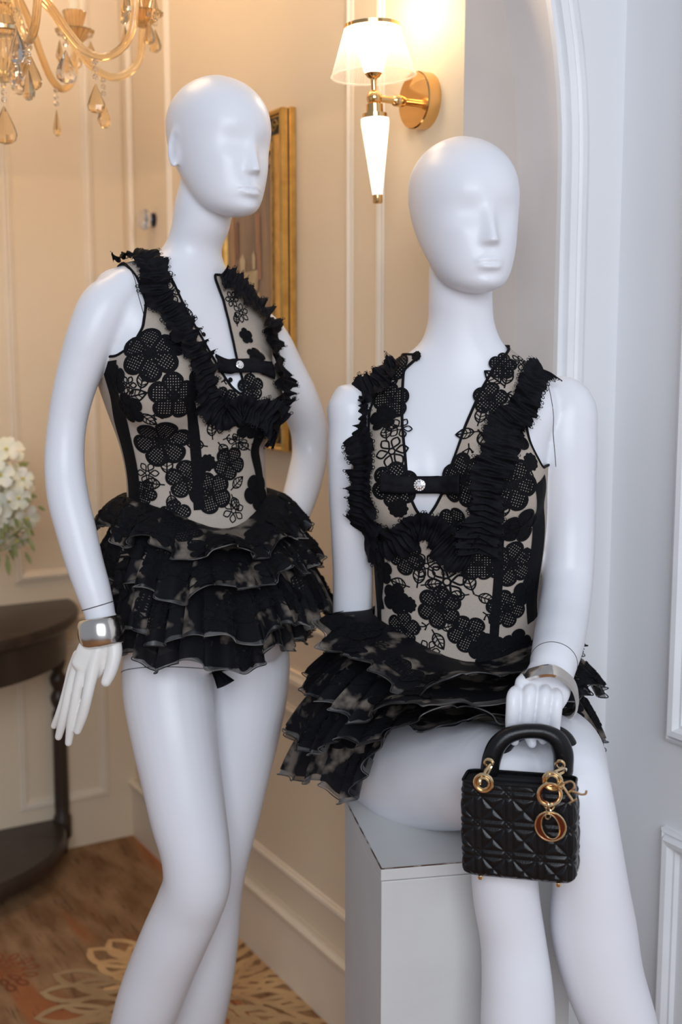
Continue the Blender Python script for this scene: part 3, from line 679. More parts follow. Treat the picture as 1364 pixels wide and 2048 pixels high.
def ruffle_path(bv, root, pts, w0, Yg, wave=0.0065, lam=0.020, name='neckline_ruffle', seed=1, lift=0.004, wprof=None):
    r = random.Random(seed)
    P = [hitpx(bv, *p[:2], Yg, 0.006) for p in pts]
    K0 = np.array([np.concatenate([q[0], q[1], [p[2] if len(p) > 2 else 1.0]]) for q, p in zip(P, pts)])
    L_ = float(np.sum(np.linalg.norm(np.diff(K0[:, :3], axis=0), axis=1))); n = int(L_/0.0011); K = spline(K0, n)
    C, Nn, W = K[:, :3], K[:, 3:6], K[:, 6]*w0; T = np.gradient(C, axis=0); T /= np.linalg.norm(T, axis=1)[:, None]
    Nn = Nn - T*np.sum(Nn*T, 1)[:, None]; Nn /= np.linalg.norm(Nn, axis=1)[:, None] + 1e-9; B = np.cross(Nn, T)
    s = np.linspace(0, L_, n); mb = MB(); v = []; M = 11
    ph = [np.cumsum([r.gauss(0, 0.26) for _ in range(n)]) for _ in range(2)]
    amp = [0.8 + 0.4*np.sin(s/0.017 + r.random()*6) + 0.25*np.sin(s/0.041 + r.random()*6) for _ in range(2)]; wm = [1 + 0.16*np.sin(s/0.013 + r.random()*6) + 0.10*np.sin(s/0.031 + r.random()*6) for _ in range(2)]
    grid = np.zeros((n, M, 3))
    for k in range(M):
        b = (k-(M-1)/2)/((M-1)/2); sd = 0 if b < 0 else 1; ab = abs(b)
        a = 2*np.pi*s/lam + ph[sd] + sd*1.7
        scal = 1 + 0.10*np.abs(np.sin(2*np.pi*s/0.0075))*(ab > 0.95)
        out = ab*W*(0.80+0.24*np.abs(np.sin(a*0.5+sd))**0.7)*scal*wm[sd]
        up = lift*np.sin(ab*2.2) + ab*wave*amp[sd]*np.sin(a) + 0.003 + 0.004*ab + 0.004*(1-ab)*np.sin(2*np.pi*s/0.009)
        al = ab*wave*0.30*np.cos(a*1.0+0.6)
        grid[:, k] = C + B*(np.sign(b)*out)[:, None] + Nn*np.maximum(up, 0.0015*(1-ab) + 0.001)[:, None] + T*al[:, None]
    mb.add(grid.reshape(-1, 3), [(i*M+k, i*M+k+1, (i+1)*M+k+1, (i+1)*M+k) for i in range(n-1) for k in range(M-1)])
    st = 4                                               # the lace picots along both edges
    for k, kk in ((0, 1), (M-1, M-2)):
        for i in range(st, n-st, st):
            o = unit(grid[i, k]-grid[i, kk]); t = unit(grid[min(i+3, n-1), k]-grid[max(i-3, 0), k]); c = grid[i, k] + o*0.0016; R_ = 0.0026*(0.7+0.6*r.random())
            a = np.linspace(0, 2*np.pi, 8)[:-1]; ring = [c + R_*(math.cos(q)*t + math.sin(q)*o) for q in a]; r2 = [c + R_*0.58*(math.cos(q)*t + math.sin(q)*o) for q in a]
            mb.add(np.array(ring+r2), [(q, (q+1) % 7, 7+(q+1) % 7, 7+q) for q in range(7)])
    return link_mesh(name, np.concatenate(mb.v), mb.f, M_chif, root)

M_tier = bpy.data.materials.new('tier_tulle'); M_tier.use_nodes = True
def _tier():
    nt = M_tier.node_tree; N = nt.nodes.new; L = nt.links.new; b = nt.nodes['Principled BSDF']; out = nt.nodes['Material Output']
    tc = N('ShaderNodeTexCoord'); n1 = N('ShaderNodeTexNoise'); n1.inputs['Scale'].default_value = 22; n1.inputs['Detail'].default_value = 3; L(tc.outputs['Object'], n1.inputs[0])
    rp = N('ShaderNodeValToRGB'); e = rp.color_ramp.elements; e[0].position = 0.54; e[0].color = (0.006, 0.006, 0.008, 1); e[1].position = 0.65; e[1].color = (0.17, 0.142, 0.118, 1)
    L(n1.outputs[0], rp.inputs[0]); L(rp.outputs[0], b.inputs['Base Color']); b.inputs['Roughness'].default_value = 0.7; b.inputs['Specular IOR Level'].default_value = 0.12
    n2 = N('ShaderNodeTexNoise'); n2.inputs['Scale'].default_value = 600; L(tc.outputs['Object'], n2.inputs[0]); bp = N('ShaderNodeBump'); bp.inputs['Strength'].default_value = 0.3; bp.inputs['Distance'].default_value = 0.001
    L(n2.outputs[0], bp.inputs['Height']); L(bp.outputs[0], b.inputs['Normal'])
    tr = N('ShaderNodeBsdfTransparent'); mx = N('ShaderNodeMixShader'); mx.inputs[0].default_value = 0.95
    L(tr.outputs[0], mx.inputs[1]); L(b.outputs[0], mx.inputs[2]); L(mx.outputs[0], out.inputs['Surface'])
_tier()
M_org = bpy.data.materials.new('grey_organza'); M_org.use_nodes = True
def _org():
    nt = M_org.node_tree; N = nt.nodes.new; L = nt.links.new; b = nt.nodes['Principled BSDF']; out = nt.nodes['Material Output']
    tc = N('ShaderNodeTexCoord'); n1 = N('ShaderNodeTexNoise'); n1.inputs['Scale'].default_value = 18; L(tc.outputs['Object'], n1.inputs[0])
    rp = N('ShaderNodeValToRGB'); e = rp.color_ramp.elements; e[0].position = 0.40; e[0].color = (0.012, 0.012, 0.014, 1); e[1].position = 0.68; e[1].color = (0.17, 0.165, 0.16, 1)
    L(n1.outputs[0], rp.inputs[0]); L(rp.outputs[0], b.inputs['Base Color']); b.inputs['Roughness'].default_value = 0.45
    tr = N('ShaderNodeBsdfTransparent'); mx = N('ShaderNodeMixShader'); mx.inputs[0].default_value = 0.75
    L(tr.outputs[0], mx.inputs[1]); L(b.outputs[0], mx.inputs[2]); L(mx.outputs[0], out.inputs['Surface'])
_org()
def make_tier(bv, Q, root, ztop, vdrop, hem, npl, amp, seed, nfl, rfl, lapfix=0.0, bulge=0.62, zdrop=None):
    r = random.Random(seed); ax = axis_fn(Q); H = np.array([at(*h) for h in hem])
    c0, yaw = ax(float(ztop)); a_, b_ = fr(yaw); cH = np.array([H[:, 0].mean(), H[:, 1].mean()])
    rel = H[:, :2]-c0[:2]; th = np.arctan2(rel @ a_[:2], rel @ b_[:2]); o = np.argsort(th); th, rel, zz = th[o], rel[o], H[o, 2]; R = np.hypot(rel[:, 0], rel[:, 1])
    def per(vals):
        t3 = np.concatenate([th-2*np.pi, th, th+2*np.pi]); v3 = np.concatenate([vals]*3); q = np.linspace(-np.pi, np.pi, 721)
        y = np.interp(q, t3, v3)
        for _ in range(60): y = 0.25*np.roll(np.r_[y[:-1]], 1).tolist()[0]*0 + np.r_[0.25*np.roll(y[:-1], 1)+0.5*y[:-1]+0.25*np.roll(y[:-1], -1), 0]; y[-1] = y[0]
        return lambda t: np.interp((t+np.pi) % (2*np.pi)-np.pi, q, y)
    fR, fZ = per(R), per(zz)
    q = np.linspace(-np.pi, np.pi, 181); zt = ztop - vdrop*np.clip(np.cos(q), 0, 1)**2.2; rt = []
    for t, z in zip(q, zt):
        d = a_*math.sin(t) + b_*math.cos(t); h = bv.ray_cast(Vector((c0[0], c0[1], z)), Vector(d)); rt.append((np.linalg.norm(np.array(h[0])[:2]-c0[:2]) if h[0] is not None else 0.1) + 0.005)
    rt = np.array(rt); ph = [r.random()*6.28 for _ in range(8)]
    def wv(t): return np.sin(npl*t + 1.4*np.sin(3*t+ph[0]) + 1.1*np.sin(7*t+ph[1])) + 0.45*np.sin(npl*1.63*t + ph[2] + 1.3*np.sin(5*t+ph[3]))
    def wc(t): return np.cos(npl*t + 1.4*np.sin(3*t+ph[0]) + 1.1*np.sin(7*t+ph[1]) + 0.5) + 0.3*np.sin(11*t+ph[4])
    def P(t, s):
        t = np.asarray(t, float); s = np.asarray(s, float)
        z0 = np.interp((t+np.pi) % (2*np.pi)-np.pi, q, zt); r0 = np.interp((t+np.pi) % (2*np.pi)-np.pi, q, rt)
        sc = np.clip(s, 0, 1.3); A = amp*np.clip(sc, 0.05, 2)**0.9
        rr = r0 + (fR(t)-r0)*np.clip(sc, 1e-4, 2)**bulge + A*wv(t)*0.75 + 0.002
        z = z0 + (fZ(t)-z0)*sc**1.25 + A*0.35*np.sin(npl*0.5*t+ph[5])*sc + 0.010*sc*np.sin(9*t+ph[6])
        tt = t + A*wc(t)*0.7/np.maximum(rr, 0.05)
        return np.stack([c0[0] + rr*(a_[0]*np.sin(tt)+b_[0]*np.cos(tt)), c0[1] + rr*(a_[1]*np.sin(tt)+b_[1]*np.cos(tt)), z], -1)
    n, m = 720, 16; T, S_ = np.meshgrid(np.linspace(-np.pi, np.pi, n, endpoint=False), np.linspace(0, 1, m)); G = P(T, S_)
    # scalloped lace hem
    G[-1, :, 2] -= 0.004*np.abs(np.sin(np.linspace(0, 42*np.pi, n)))
    quads = lambda m_: [(j*n+i, j*n+(i+1) % n, (j+1)*n+(i+1) % n, (j+1)*n+i) for j in range(m_-1) for i in range(n)]
    tier = link_mesh('ruffle_tier', G.reshape(-1, 3), quads(m), M_tier, root)
    T, S2 = np.meshgrid(np.linspace(-np.pi, np.pi, n, endpoint=False), np.linspace(0.88, 1.06, 4)); G = P(T+0.02, S2); ctr = np.array([c0[0], c0[1]])
    dirs = G[..., :2]-ctr; G[..., :2] -= dirs/np.linalg.norm(dirs, axis=-1, keepdims=True)*0.003
    link_mesh('organza_hem', G.reshape(-1, 3), quads(4), M_org, tier)
    e = P(np.linspace(-np.pi, np.pi, n, endpoint=False)+0.02, np.full(n, 1.06)); MB().tube(e, 0.0009, 5, True).build('hem_thread', M_hem, tier)
    # appliqued flowers and leaves following the pleats
    def put(t0, s0, rot, mo, nm):
        v, f, h = mo; c_, s_ = math.cos(rot), math.sin(rot); x = v[:, 0]*c_-v[:, 1]*s_; y = v[:, 0]*s_+v[:, 1]*c_
        Lr = np.linalg.norm(P(t0, 0.0)-P(t0, 1.0)); Rr = 0.75*float(fR(t0))
        tt, ss = t0 + x/Rr, s0 - y/Lr; p = P(tt, np.clip(ss, 0.01, 1.05)); dt = P(tt+0.004, ss)-P(tt-0.004, ss); ds = P(tt, ss+0.02)-P(tt, ss-0.02); nn = np.cross(ds, dt); nn /= np.linalg.norm(nn, axis=1)[:, None]+1e-9
        out = p[:, :2]-ctr; sg = np.sign(np.sum(nn[:, :2]*out, 1)); nn *= np.where(sg == 0, 1, sg)[:, None]
        p = p + nn*(0.0016+h*0.6)[:, None]; ok = (ss > 0.0) & (ss < 1.03); f2 = [k for k in f if all(ok[i] for i in k)]
        if f2: link_mesh(nm, p, f2, M_black, tier)
    for k in range(nfl):
        t0 = -np.pi*0.72 + 1.44*np.pi*(k + r.random()*0.7)/nfl
        put(t0, 0.25+0.6*r.random(), r.random()*6, m_flower(rfl*(0.8+0.4*r.random()), 5, r.random() < 0.72, r.random(), 0.0045), 'embroidered_flower')
        if k % 2 == 0: put(t0+0.11, 0.2+0.65*r.random(), r.random()*6, m_leaf(0.026), 'embroidered_leaf')
        if k % 4 == 1: put(t0+0.09, 0.3+0.5*r.random(), r.random()*6, m_daisy(0.013), 'embroidered_daisy')
    return tier
M_hem = mat('grey_hem_thread', (0.012, 0.012, 0.014), 0.5, col2=(0.15, 0.145, 0.14), nscale=14, contrast=(0.45, 0.62))
M_stone = mat('rhinestone', (0.9, 0.9, 0.92), 0.05, 0.0, trans=0.0, spec=1.0, coat=1.0, bump=0.3, bscale=300)
def bow(bv, root, pts, h, Yg, br, ends):
    P = np.array([hitpx(bv, *p, Yg, 0.010)[0] for p in pts]); nrm = unit(np.mean([hitpx(bv, *p, Yg, 0.010)[1] for p in pts], 0))
    # straight across the opening
    K = spline(P, 40); v = []; M = 7
    s = np.linspace(0, 1, 40); up = unit(Z - nrm*np.dot(Z, nrm))
    for i in range(40):
        hh = h*(1 + ends*(abs(s[i]-0.5)*2)**3)
        for k in range(M):
            b = k/(M-1)-0.5; v.append(K[i] + up*b*hh + nrm*(0.0022*math.cos(b*math.pi) + 0.0016*math.sin(b*14)*(abs(s[i]-.5) > .22)))
    f = [(i*M+k, i*M+k+1, (i+1)*M+k+1, (i+1)*M+k) for i in range(39) for k in range(M-1)]
    o = link_mesh('bow_band', v, f, M_chif, root); so = o.modifiers.new('t', 'SOLIDIFY'); so.thickness = 0.003
    c = np.array(hitpx(bv, *br[:2], Yg, 0.0)[0]); ctr = K[np.argmin(np.linalg.norm(project(K)-np.array(br[:2]), axis=1))] + nrm*0.005
    t = unit(np.cross(up, nrm)); Mx = np.stack([t, up, nrm], 1); mb = MB()
    R_ = br[2]; mb.lathe([(R_*0.2, 0.0), (R_, 0.0), (R_, 0.0015), (R_*0.6, 0.003), (0.0001, 0.0032)], Mx, ctr, 20)
    bro = mb.build('rhinestone_brooch', M_silver, root)
    mb = MB()
    for k in range(14): a = 2*math.pi*k/14; mb.ball(ctr + R_*0.86*(math.cos(a)*t+math.sin(a)*up) + nrm*0.0024, R_*0.17, 8)
    for k in range(6): a = 2*math.pi*k/6; mb.ball(ctr + R_*0.42*(math.cos(a)*t+math.sin(a)*up) + nrm*0.0035, R_*0.2, 8)
    mb.ball(ctr + nrm*0.0038, R_*0.26, 8); mb.build('rhinestone', M_stone, bro, smooth=False)
def seam_ring(bv, c, axis, name, parent, r=0.0006, rad=0.14, arc=(0, 360), m=None):
    a = unit(axis); u = unit(np.cross(a, [0.3, 0.2, 0.9])); w = np.cross(a, u); pts = []
    for k in range(72):
        t = math.radians(arc[0] + (arc[1]-arc[0])*k/72); d = u*math.cos(t)+w*math.sin(t)
        h = bv.ray_cast(Vector(c), Vector(d), rad)
        if h[0] is not None: pts.append(np.array(h[0]) + d*0.0002)
    if len(pts) > 20: MB().tube(np.array(pts), r, 5, closed=arc == (0, 360)).build(name, m or M_seam, parent)
zof = lambda px, py, Y: float(at(px, py, Y)[2])

dr1 = thing('lace_dress', 'black floral lace bodysuit dress with ruffled skirt on the standing mannequin', 'dress', at(415, 1150, 1.86), 'lace ruffle dresses')
dr2 = thing('lace_dress', 'black floral lace bodysuit dress with ruffled skirt on the seated mannequin', 'dress', at(905, 1400, 1.80), 'lace ruffle dresses')
del dr1['group'], dr2['group']
make_bodice('bodice', TV1, Q1, dr1, zof(415, 1130, 1.85), zof(372, 700, 1.85),
    [(300, 502), (345, 565), (370, 620), (395, 665), (415, 700), (435, 735), (462, 775), (484, 793)], [(428, 555), (445, 600), (455, 640), (466, 690), (474, 728), (482, 755), (488, 778), (486, 793)],
    [(240, 528), (275, 560), (291, 605), (284, 655), (262, 690), (228, 713)], 1.8)
make_bodice('bodice', TV2, Q2, dr2, zof(905, 1400, 1.8), zof(905, 870, 1.76),
    [(815, 698), (806, 740), (803, 800), (806, 880), (812, 945), (818, 990), (832, 1022), (848, 1040)], [(1015, 698), (985, 738), (960, 782), (930, 850), (903, 925), (884, 985), (870, 1012), (850, 1040)],
    [(1072, 740), (1058, 775), (1051, 810), (1050, 845), (1060, 892), (1082, 935)], 1.72, arml=[(716, 760), (702, 810), (702, 850), (706, 890), (712, 925)])
# princess seams and dark side panels
for pts in ([(372, 790), (384, 850), (392, 930), (397, 1020)],): surf_strip(TV1, Q1, dr1, 'princess_seam', pts, 0.017, 0.0050, M_black, 1.8)
surf_strip(TV1, Q1, dr1, 'side_panel', [(222, 722), (236, 790), (252, 870), (270, 960), (272, 1020)], 0.034, 0.0050, M_black, 1.8)
surf_strip(TV1, Q1, dr1, 'side_panel', [(522, 800), (516, 870), (512, 940), (522, 1000)], 0.022, 0.0050, M_black, 1.8)
for pts in ([(1000, 1060), (996, 1140), (990, 1220), (985, 1300)], [(762, 1080), (768, 1150), (764, 1230), (770, 1290)]): surf_strip(TV2, Q2, dr2, 'princess_seam', pts, 0.014, 0.0050, M_black, 1.72)
surf_strip(TV2, Q2, dr2, 'side_panel', [(1076, 960), (1074, 1060), (1064, 1150), (1062, 1240)], 0.034, 0.0050, M_black, 1.75)
surf_strip(TV2, Q2, dr2, 'side_panel', [(748, 1050), (756, 1130), (752, 1220)], 0.024, 0.0050, M_black, 1.75)
# embroidery: (pixel, kind, size in mm, turn)
def embroider(bv, root, Yg, L_):
    for (px, py, k, sz, rot) in L_:
        c, n = hitpx(bv, px, py, Yg, 0.0); sz *= 0.001
        if k == 'F': mo, nm = m_flower(sz, 6, False, rot), 'embroidered_flower'
        elif k == 'P': mo, nm = m_flower(sz, 5, False, rot), 'embroidered_flower'
        elif k == 'B': mo, nm = m_flower(sz, 5, True, rot), 'embroidered_flower'
        elif k == 'L': mo, nm = m_leaf(sz*1.42), 'embroidered_leaf'
        elif k == 'D': mo, nm = m_daisy(sz*1.3), 'embroidered_daisy'
        elif k == 'O': mo, nm = m_dot(sz), 'embroidered_dot'
        else: mo, nm = m_sprig(sz), 'embroidered_sprig'
        on_body(bv, c, n, math.radians(rot) if k in 'LS' else rot, mo, nm, root)
embroider(TV1, dr1, 1.8, [(300, 708, 'F', 40, 0.3), (345, 792, 'P', 34, 0.8), (324, 880, 'F', 41, 0.1), (262, 815, 'B', 24, 0.2), (238, 760, 'B', 22, 0.9), (455, 925, 'P', 27, 0.5), (372, 958, 'P', 30, 0.2), (420, 985, 'P', 33, 1.0),
    (510, 985, 'B', 30, 0.4), (498, 850, 'B', 22, 0.1), (412, 925, 'O', 14, 0), (293, 985, 'P', 20, 0.5), (355, 690, 'B', 20, 0.2), (395, 770, 'B', 24, .5),
    (262, 792, 'L', 19, 10), (284, 775, 'L', 18, 75), (285, 825, 'L', 18, -50), (300, 828, 'S', 16, -20), (405, 890, 'L', 19, 170), (422, 870, 'L', 17, 100), (437, 888, 'L', 17, -50), (443, 878, 'S', 18, 0), (473, 880, 'D', 12, 0), (492, 895, 'L', 17, 150), (505, 880, 'L', 16, 60), (505, 915, 'L', 16, -70),
    (335, 945, 'L', 19, 90), (322, 968, 'L', 19, 175), (342, 990, 'L', 18, -80), (298, 945, 'D', 13, 0), (463, 975, 'L', 17, 40), (462, 995, 'L', 16, -70), (464, 1022, 'D', 14, 0.3), (260, 770, 'D', 10, 0), (440, 845, 'D', 12, 0.4), (380, 835, 'S', 16, 60),
    (332, 568, 'L', 16, 100), (335, 588, 'D', 14, 0.2), (348, 625, 'D', 12, 0), (380, 640, 'L', 14, 110), (388, 655, 'S', 15, -60), (420, 745, 'L', 15, 100), (440, 765, 'S', 14, 0), (400, 705, 'B', 14, 0.4), (318, 535, 'O', 10, 0),
    (460, 600, 'D', 10, 0), (478, 628, 'D', 12, .3), (470, 650, 'L', 12, 80), (488, 675, 'B', 14, .2), (500, 745, 'L', 13, 60), (470, 575, 'O', 8, 0), (510, 715, 'B', 16, 0.6), (500, 775, 'P', 20, 0.2), (448, 800, 'P', 20, 0.3), (350, 1030, 'P', 24, 0.2)])
embroider(TV2, dr2, 1.72, [(793, 735, 'P', 24, 0.3), (785, 805, 'P', 29, 0.9), (1004, 735, 'P', 21, 0.7), (980, 800, 'P', 25, 0.1), (930, 960, 'F', 37, 0.4), (790, 970, 'F', 32, 0.2), (1020, 970, 'F', 37, 0.5), (1040, 1050, 'B', 30, 0.2), (1020, 1125, 'F', 35, 0.2), (912, 1045, 'P', 26, 0.6),
    (815, 1110, 'P', 30, 0.4), (955, 1125, 'P', 27, 0.8), (880, 1212, 'F', 33, 0.2), (795, 1195, 'B', 24, 0.6), (810, 1255, 'P', 27, 0.1), (935, 1265, 'P', 29, 0.4), (1010, 1215, 'F', 30, 0.4), (975, 1300, 'B', 28, 0.3), (1050, 1180, 'B', 24, 0.8), (770, 1140, 'B', 22, .2), (820, 1208, 'O', 13, 0), (797, 1015, 'O', 14, 0), (1058, 925, 'O', 13, 0), (1020, 880, 'B', 26, .4),
    (757, 745, 'L', 16, 80), (765, 780, 'L', 20, 30), (1000, 768, 'L', 20, 140), (1010, 770, 'L', 19, 75), (1008, 790, 'S', 14, -20), (958, 848, 'L', 18, 80), (950, 868, 'L', 19, 190), (962, 870, 'L', 22, -50), (940, 890, 'S', 22, -90), (800, 860, 'D', 14, 0), (775, 880, 'L', 18, 110), (785, 905, 'D', 17, .3), (770, 870, 'S', 16, 40), (1045, 720, 'D', 12, 0), (1055, 970, 'L', 16, 90),
    (870, 1095, 'L', 17, 10), (855, 1130, 'D', 16, 0), (838, 1165, 'L', 20, 80), (815, 1170, 'L', 19, 170), (852, 1168, 'L', 18, 10), (895, 1162, 'D', 22, 0.2), (945, 1178, 'L', 20, 110), (930, 1188, 'L', 18, -170), (957, 1190, 'L', 17, -20), (965, 1222, 'S', 18, -60), (870, 1265, 'L', 19, -60), (885, 1255, 'L', 18, 20), (860, 1245, 'S', 16, 200), (858, 1300, 'D', 13, 0), (1005, 1030, 'L', 18, 90), (1000, 1060, 'L', 16, 60), (1050, 1120, 'S', 16, 90), (830, 1055, 'O', 11, 0), (818, 700, 'O', 8, 0), (1030, 1290, 'B', 26, 0.1), (760, 1290, 'B', 24, 0.1), (770, 840, 'B', 22, 0.3), (965, 1010, 'B', 20, 0.4)])
# collar ruffles
ruffle_path(TV1, dr1, [(222, 512, .9), (273, 508, 1), (305, 545, 1), (316, 600, 1), (342, 645, 1), (368, 690, 1.1), (388, 730, 1.1), (402, 775, 1.2), (420, 815, 1.2), (448, 828, 1.0), (478, 812, .9), (510, 825, 1.1), (545, 850, 1.4)], 0.021, 1.8, seed=3)
ruffle_path(TV1, dr1, [(431, 553, .8), (450, 566, .9), (476, 590, .9), (507, 620, 1), (531, 660, 1.1), (542, 705, 1.25), (551, 755, 1.3), (552, 808, 1.45), (546, 852, 1.6)], 0.022, 1.88, seed=4)
ruffle_path(TV2, dr2, [(770, 700, .8), (742, 715, 1), (726, 750, 1), (727, 800, 1), (731, 851, 1.05), (735, 915, 1.1), (736, 979, 1.1), (738, 1030, 1.3), (756, 1072, 1.5), (795, 1068, 1.3), (833, 1046, 1), (875, 1060, 1.1), (915, 1092, 1.3), (948, 1112, 1.3)], 0.022, 1.72, seed=5)
ruffle_path(TV2, dr2, [(955, 1100, 1.2), (966, 1043, 1.2), (974, 1000, 1.1), (983, 949, 1.1), (998, 898, 1.1), (1013, 856, 1), (1036, 822, 1), (1057, 788, 1), (1074, 752, 1.1), (1100, 728, 1.3)], 0.022, 1.72, seed=6)
bow(TV1, dr1, [(425, 728), (450, 735), (475, 738), (505, 738), (535, 745)], 0.020, 1.78, (474, 735, 0.0062), 0.35)
bow(TV2, dr2, [(766, 962), (800, 967), (842, 968), (885, 968), (928, 966)], 0.023, 1.70, (842, 967, 0.0082), 0.30)
# skirts
z1t = zof(415, 985, 1.86)
T1 = [(192, 1045, 1.84), (235, 1068, 1.76), (300, 1085, 1.71), (380, 1108, 1.69), (450, 1102, 1.69), (520, 1098, 1.72), (580, 1070, 1.80), (612, 1045, 1.90), (560, 1030, 2.02), (400, 1030, 2.05), (260, 1035, 1.98)]
T2 = [(200, 1120, 1.86), (232, 1160, 1.77), (300, 1175, 1.70), (370, 1188, 1.67), (450, 1175, 1.67), (530, 1155, 1.70), (600, 1130, 1.80), (634, 1112, 1.92), (570, 1110, 2.06), (400, 1110, 2.1), (250, 1110, 2.0)]
T3 = [(206, 1215, 1.88), (230, 1245, 1.78), (300, 1262, 1.69), (380, 1272, 1.655), (460, 1268, 1.655), (540, 1258, 1.69), (615, 1235, 1.79), (658, 1212, 1.92), (600, 1200, 2.08), (400, 1200, 2.12), (250, 1210, 2.02)]
T4 = [(216, 1265, 1.87), (243, 1298, 1.77), (300, 1314, 1.70), (370, 1326, 1.665), (430, 1330, 1.66), (500, 1322, 1.685), (560, 1285, 1.76), (600, 1262, 1.88), (570, 1260, 2.06), (400, 1280, 2.1), (250, 1270, 2.0)]
for k, (T_, zt, npl) in enumerate(((T4, zof(415, 1150, 1.86), 30), (T3, zof(415, 1085, 1.86), 34), (T2, zof(415, 1030, 1.86), 32), (T1, z1t, 28))):
    make_tier(TV1, Q1, dr1, zt, (0.012, 0.02, 0.03, 0.045)[k], T_, npl, 0.0085, 20+k, 17, 0.026)
z2t = zof(905, 1225, 1.78)
U1 = [(640, 1245, 1.78), (655, 1285, 1.70), (700, 1312, 1.66), (760, 1350, 1.61), (840, 1374, 1.57), (960, 1354, 1.565), (1050, 1330, 1.59), (1110, 1300, 1.68), (1150, 1290, 1.82), (1000, 1300, 1.91), (780, 1280, 1.91)]
U2 = [(612, 1345, 1.80), (640, 1400, 1.70), (700, 1420, 1.62), (760, 1428, 1.57), (840, 1410, 1.53), (930, 1396, 1.51), (1010, 1392, 1.53), (1100, 1392, 1.62), (1200, 1365, 1.78), (1010, 1400, 1.91), (760, 1400, 1.91)]
U3 = [(574, 1452, 1.84), (608, 1482, 1.73), (660, 1492, 1.66), (720, 1480, 1.60), (790, 1450, 1.55), (860, 1426, 1.515), (1000, 1430, 1.50), (1100, 1430, 1.60), (1195, 1490, 1.77), (1010, 1500, 1.91), (740, 1500, 1.91)]
U4 = [(566, 1520, 1.86), (610, 1545, 1.77), (665, 1575, 1.70), (707, 1580, 1.655), (745, 1520, 1.61), (800, 1455, 1.56), (900, 1432, 1.53), (1000, 1436, 1.52), (1100, 1450, 1.62), (1200, 1530, 1.76), (1000, 1560, 1.91), (740, 1580, 1.91)]
for k, (T_, py, npl) in enumerate(((U4, 1370, 34), (U3, 1330, 34), (U2, 1280, 32), (U1, 1225, 30))):
    make_tier(TV2, Q2, dr2, zof(905, py, 1.78), (0.0, 0.01, 0.025, 0.052)[k], T_, npl, 0.0085, 40+k, 18, 0.026)
# briefs between the legs of the standing one
def briefs(bv, Q, root, zt, zc, c):
    ax = axis_fn(Q); n = 160; m = 40; v = []; F = []
    o, yw = c, 12; a, b = fr(yw)
    for i in range(n):
        t = 2*math.pi*i/n; sn = math.sin(t); lo = zc + (0.060*abs(sn)**1.35 if sn > 0 else 0.085*abs(sn)**0.6)
        for j in range(m):
            z = lo + (zt-lo)*j/(m-1); d = a*math.sin(t)+b*math.cos(t); cc = np.array([o[0], o[1], z]); h = bv.ray_cast(Vector(cc), Vector(d), 0.25)
            p = np.array(h[0])+np.array(d)*0.004 if h[0] is not None else cc + d*0.1; v.append(p)
    F = [(i*m+j, ((i+1) % n)*m+j, ((i+1) % n)*m+j+1, i*m+j+1) for i in range(n) for j in range(m-1)]
    return link_mesh('briefs', v, F, M_chif, root)
briefs(BV1, Q1, dr1, zof(415, 1230, 1.86), zof(440, 1360, 1.80), at(420, 1300, 1.85))
# joint seams of the mannequins
seam_ring(BV1, at(190, 1213, 1.703), at(205, 1250, 1.70)-at(180, 1165, 1.708), 'wrist_seam', b1, 0.0008, 0.06)
seam_ring(BV1, at(334, 1345, 1.815), at(338, 1400, 1.80)-at(325, 1300, 1.83)+np.array([-0.012, 0, 0]), 'thigh_seam', b1, 0.0007, 0.11)
seam_ring(BV1, at(262, 605, 1.78), np.array([0.75, 0.5, 0.12]), 'shoulder_seam', b1, 0.0006, 0.10)
seam_ring(BV2, at(1085, 830, 1.76), np.array([0.98, 0.1, 0.10]), 'shoulder_seam', b2, 0.0006, 0.10)
seam_ring(BV2, at(1108, 1326, 1.57), at(1104, 1340, 1.555)-at(1116, 1290, 1.61), 'wrist_seam', b2, 0.0005, 0.06)
# ---------------------------------------------------------------- pedestal
ZP = 0.685
pf, pb = atz(763, 1738, ZP), atz(690, 1598, ZP); pdv = pb - pf; pd = float(np.linalg.norm(pdv)); pdv = unit(pdv); prt = np.array([pdv[1], -pdv[0], 0]); PW = 0.27
ped = thing('pedestal', 'grey white painted wooden box pedestal with worn edges under the seated mannequin', 'pedestal', pf*[1, 1, 0] + prt*PW/2 + pdv*pd/2)
Mp = np.stack([prt, pdv, Z], 1); pc = pf + prt*PW/2 + pdv*pd/2
MB().box(pc*[1, 1, 0] + Z*(ZP-0.018)/2, (PW, pd, ZP-0.018), Mp).build('box', M_ped, ped, smooth=False, bevel=0.0015)
MB().box(pc*[1, 1, 0] + Z*(ZP-0.0085), (PW+0.0016, pd+0.0016, 0.017), Mp).build('top_board', M_ped, ped, smooth=False, bevel=0.0015)
M_chip = mat('chipped_brown_edge', (0.10, 0.06, 0.045), 0.9, col2=(0.45, 0.42, 0.40), nscale=35, contrast=(0.45, 0.62))
zt_ = Z*(ZP*1.0)
MB().tube(np.linspace(pf*[1,1,0] + zt_, pf*[1,1,0] + zt_ + pdv*pd, 20), 0.0011, 6).build('chipped_edge', M_chip, ped)
MB().tube(np.linspace(pf*[1,1,0] + zt_, pf*[1,1,0] + zt_ + prt*PW, 20), 0.0010, 6).build('chipped_edge', M_chip, ped)

